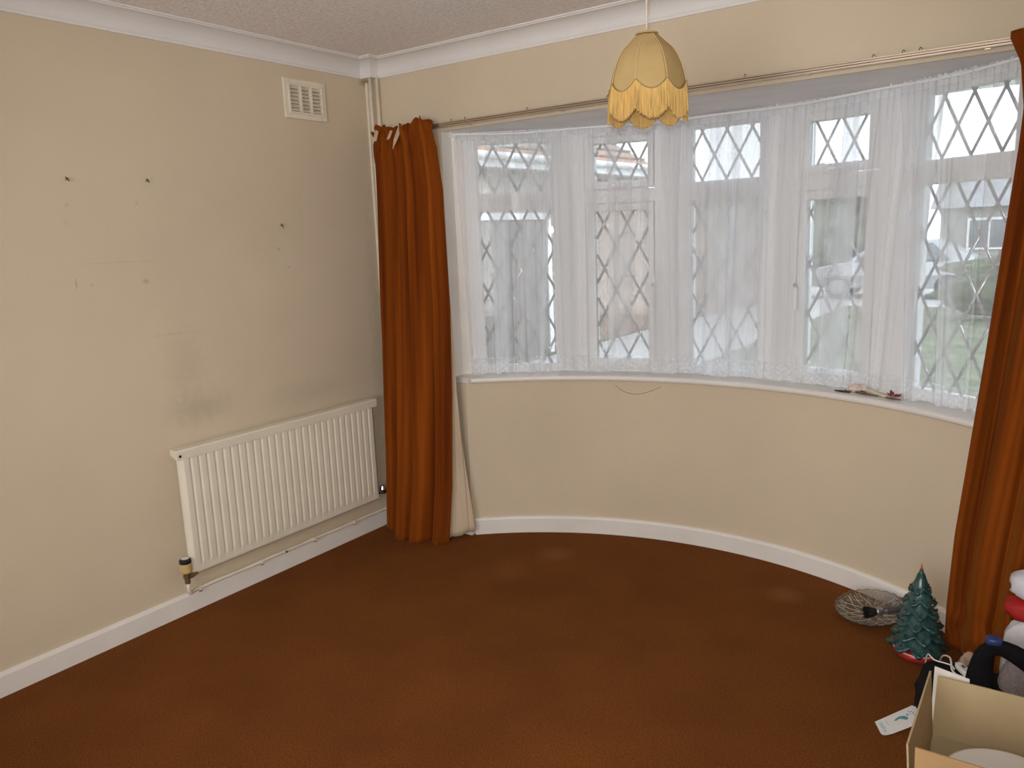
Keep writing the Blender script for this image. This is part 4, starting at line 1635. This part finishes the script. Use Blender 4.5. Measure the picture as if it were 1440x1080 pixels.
q.box((-1.1, .0, GZ), (-1.0, .05, 1.85), wmx)
q.box((1.6, .0, GZ), (1.7, .05, 1.85), wmx)
q.box((-1.1, .0, 1.75), (1.7, .05, 1.85), wmx)
q.build('door_frame', M['white_board'], house)
# brickwork of the visible stretch: nearest bricks singly, the rest as one piece
rest = MB()
bm_ = None
cnt = 0
nrow = int((2.48 - GZ) / .075)
base_me = None
rnd = random.Random(9)
for r in range(nrow):
    z = GZ + .01 + r * .075
    x = 1.75 + (.1125 if r % 2 else 0)
    while x < 12.7:
        if (x < 5 or z < 2.12) and not (2.15 < x + .1 < 2.4):
            if x < 4.6 and z > .45 and cnt < 290:
                if base_me is None:
                    q = MB()
                    q.box((0, -.01, 0), (.215, .008, .065))
                    o = q.build('brick', M['brick'], house, bevel=0)
                    base_me = o.data
                else:
                    o = bpy.data.objects.new('brick', base_me)
                    C.objects.link(o)
                    o.parent = house
                o.matrix_parent_inverse = Matrix.Translation(house.location).inverted()
                o.matrix_basis = wmx @ Matrix.Translation((x, rnd.uniform(-.002, .003), z))
                cnt += 1
            else:
                y = rnd.uniform(-.002, .003)
                rest.box((x, -.01 + y, z), (x + .215, .008 + y, z + .065), wmx)
        x += .225
o = rest.build('brick_courses', M['brick'], house)
o['kind'] = 'stuff'

# parked car beyond the lawn
car = thing('parked_car', 'pale silver hatchback parked in the street outside', 'car', (-.7, 19.6, GZ))
cm = Matrix.Translation((-.7, 19.6, GZ + .012))
M['car'] = mat('silver_car_paint', (.42, .43, .45), .25, metal=.3, coat=.6, var=.02, vscale=3)
M['car_glass'] = mat('dark_car_glass', (.16, .17, .18), .08, var=.1, vscale=3)
M['tyre'] = mat('black_tyre', (.02, .02, .02), .8, var=.1, vscale=20)
secs = [(-2.0, .45, .62, .70), (-1.85, .30, .80, .78), (-1.2, .28, .92, .83), (0, .26, .94, .85), (1.3, .28, .92, .83), (1.9, .30, .86, .78), (2.0, .45, .70, .70)]
q = MB()
q.loft([[cm @ Vector((x, s * w, z)) for s, z in ((-1, lo), (-1.03, (lo + hi) / 2), (-.92, hi), (.92, hi), (1.03, (lo + hi) / 2), (1, lo))] for x, lo, hi, w in secs])
q.build('body', M['car'], car, smooth=False, bevel=.03)
q = MB()
q.loft([[cm @ Vector((x, s * w, z)) for s, z in ((-1, .90), (-.80, hi), (.80, hi), (1, .90))] for x, hi, w in ((-1.15, .93, .78), (-.45, 1.42, .74), (.9, 1.46, .74), (1.75, 1.0, .76))])
cabin = q.build('cabin', M['car'], car, bevel=.03)
for s in (-1, 1):
    for xa, xb, xc, xd in ((-.92, -.40, .22, .22), (.30, .30, .85, 1.25)):
        q = MB()
        q.add([cm @ Vector((x, s * w, z)) for x, z, w in ((xa, .96, .775), (xb, 1.36, .632), (xc, 1.38, .626), (xd, .96, .775))], [(0, 1, 2, 3)])
        q.build('side_window', M['car_glass'], cabin, solid=.01)
q = MB()
q.add([cm @ Vector(p) for p in ((-1.10, -.66, .98), (-1.10, .66, .98), (-.50, .55, 1.40), (-.50, -.55, 1.40))], [(0, 1, 2, 3)])
q.build('windscreen', M['car_glass'], cabin, solid=-.02)
for x in (-1.3, 1.25):
    for s in (-1, 1):
        q = MB()
        q.tube([cm @ Vector((x, s * .68, .31)), cm @ Vector((x, s * .86, .31))], .31, 24)
        wh = q.build('wheel', M['tyre'], car)
        q = MB()
        q.tube([cm @ Vector((x, s * .855, .31)), cm @ Vector((x, s * .868, .31))], .19, 20)
        q.build('hub_cap', M['car'], wh)


def bush(name, label, cat, c, half, seed, m, group=None):
    t = thing(name, label, cat, (c[0], c[1], GZ), group)
    b = blob((c[0], c[1], GZ + half[2] * .98), half, 2.6, seed, .35, 7, 48, 28)
    b.build('foliage', m, t, smooth=False)
    b = MB()
    b.tube([(c[0], c[1], GZ - .02), (c[0], c[1], GZ + half[2])], .06, 6)
    b.build('stem', M['twig'], t)


bush('garden_hedge', 'low clipped green hedge at the edge of the front lawn', 'hedge', (3.4, 14.6, 0), (2.4, .5, .62), 3, M['leaf'])
bush('yellow_shrub', 'yellowing shrub in front of the clipped hedge outside', 'shrub', (3.15, 11.4, 0), (.55, .5, .50), 9, M['leaf2'])
bush('street_tree', 'dark rounded tree across the street, beside the far house', 'tree', (-4.6, 27, 0), (2.2, 2.0, 1.9), 5, M['leaf'], )
bush('street_tree', 'broad rounded tree across the street, in line with the low hedge', 'tree', (9.6, 29, 0), (3.4, 2.2, 2.3), 15, M['leaf'])
far = thing('far_house', 'pale rendered bungalow with a grey roof across the street', 'house', (1.6, 30, GZ))
q = MB()
q.box((-.8, 28, GZ), (4.8, 33, 1.9))
q.build('wall', mat('cream_render', (.34, .32, .30), .9, var=.05, vscale=2), far)
q = MB()
q.loft([[Vector((x, y, z)) for y, z in ((27.7, 1.85), (30.5, 3.3), (33.3, 1.85))] for x in (-1.1, 5.1)])
q.build('roof', mat('grey_slate_roof', (.25, .25, .26), .8, var=.15, vscale=2), far)
for x in (.0, 3.0):
    q = MB()
    q.box((x, 27.95, .45), (x + 1.3, 28.02, 1.5))
    fw = q.build('window', M['white_board'], far)
    q = MB()
    q.box((x + .08, 27.93, .53), (x + .62, 27.96, 1.42))
    q.box((x + .68, 27.93, .53), (x + 1.22, 27.96, 1.42))
    q.build('pane', M['car_glass'], fw)
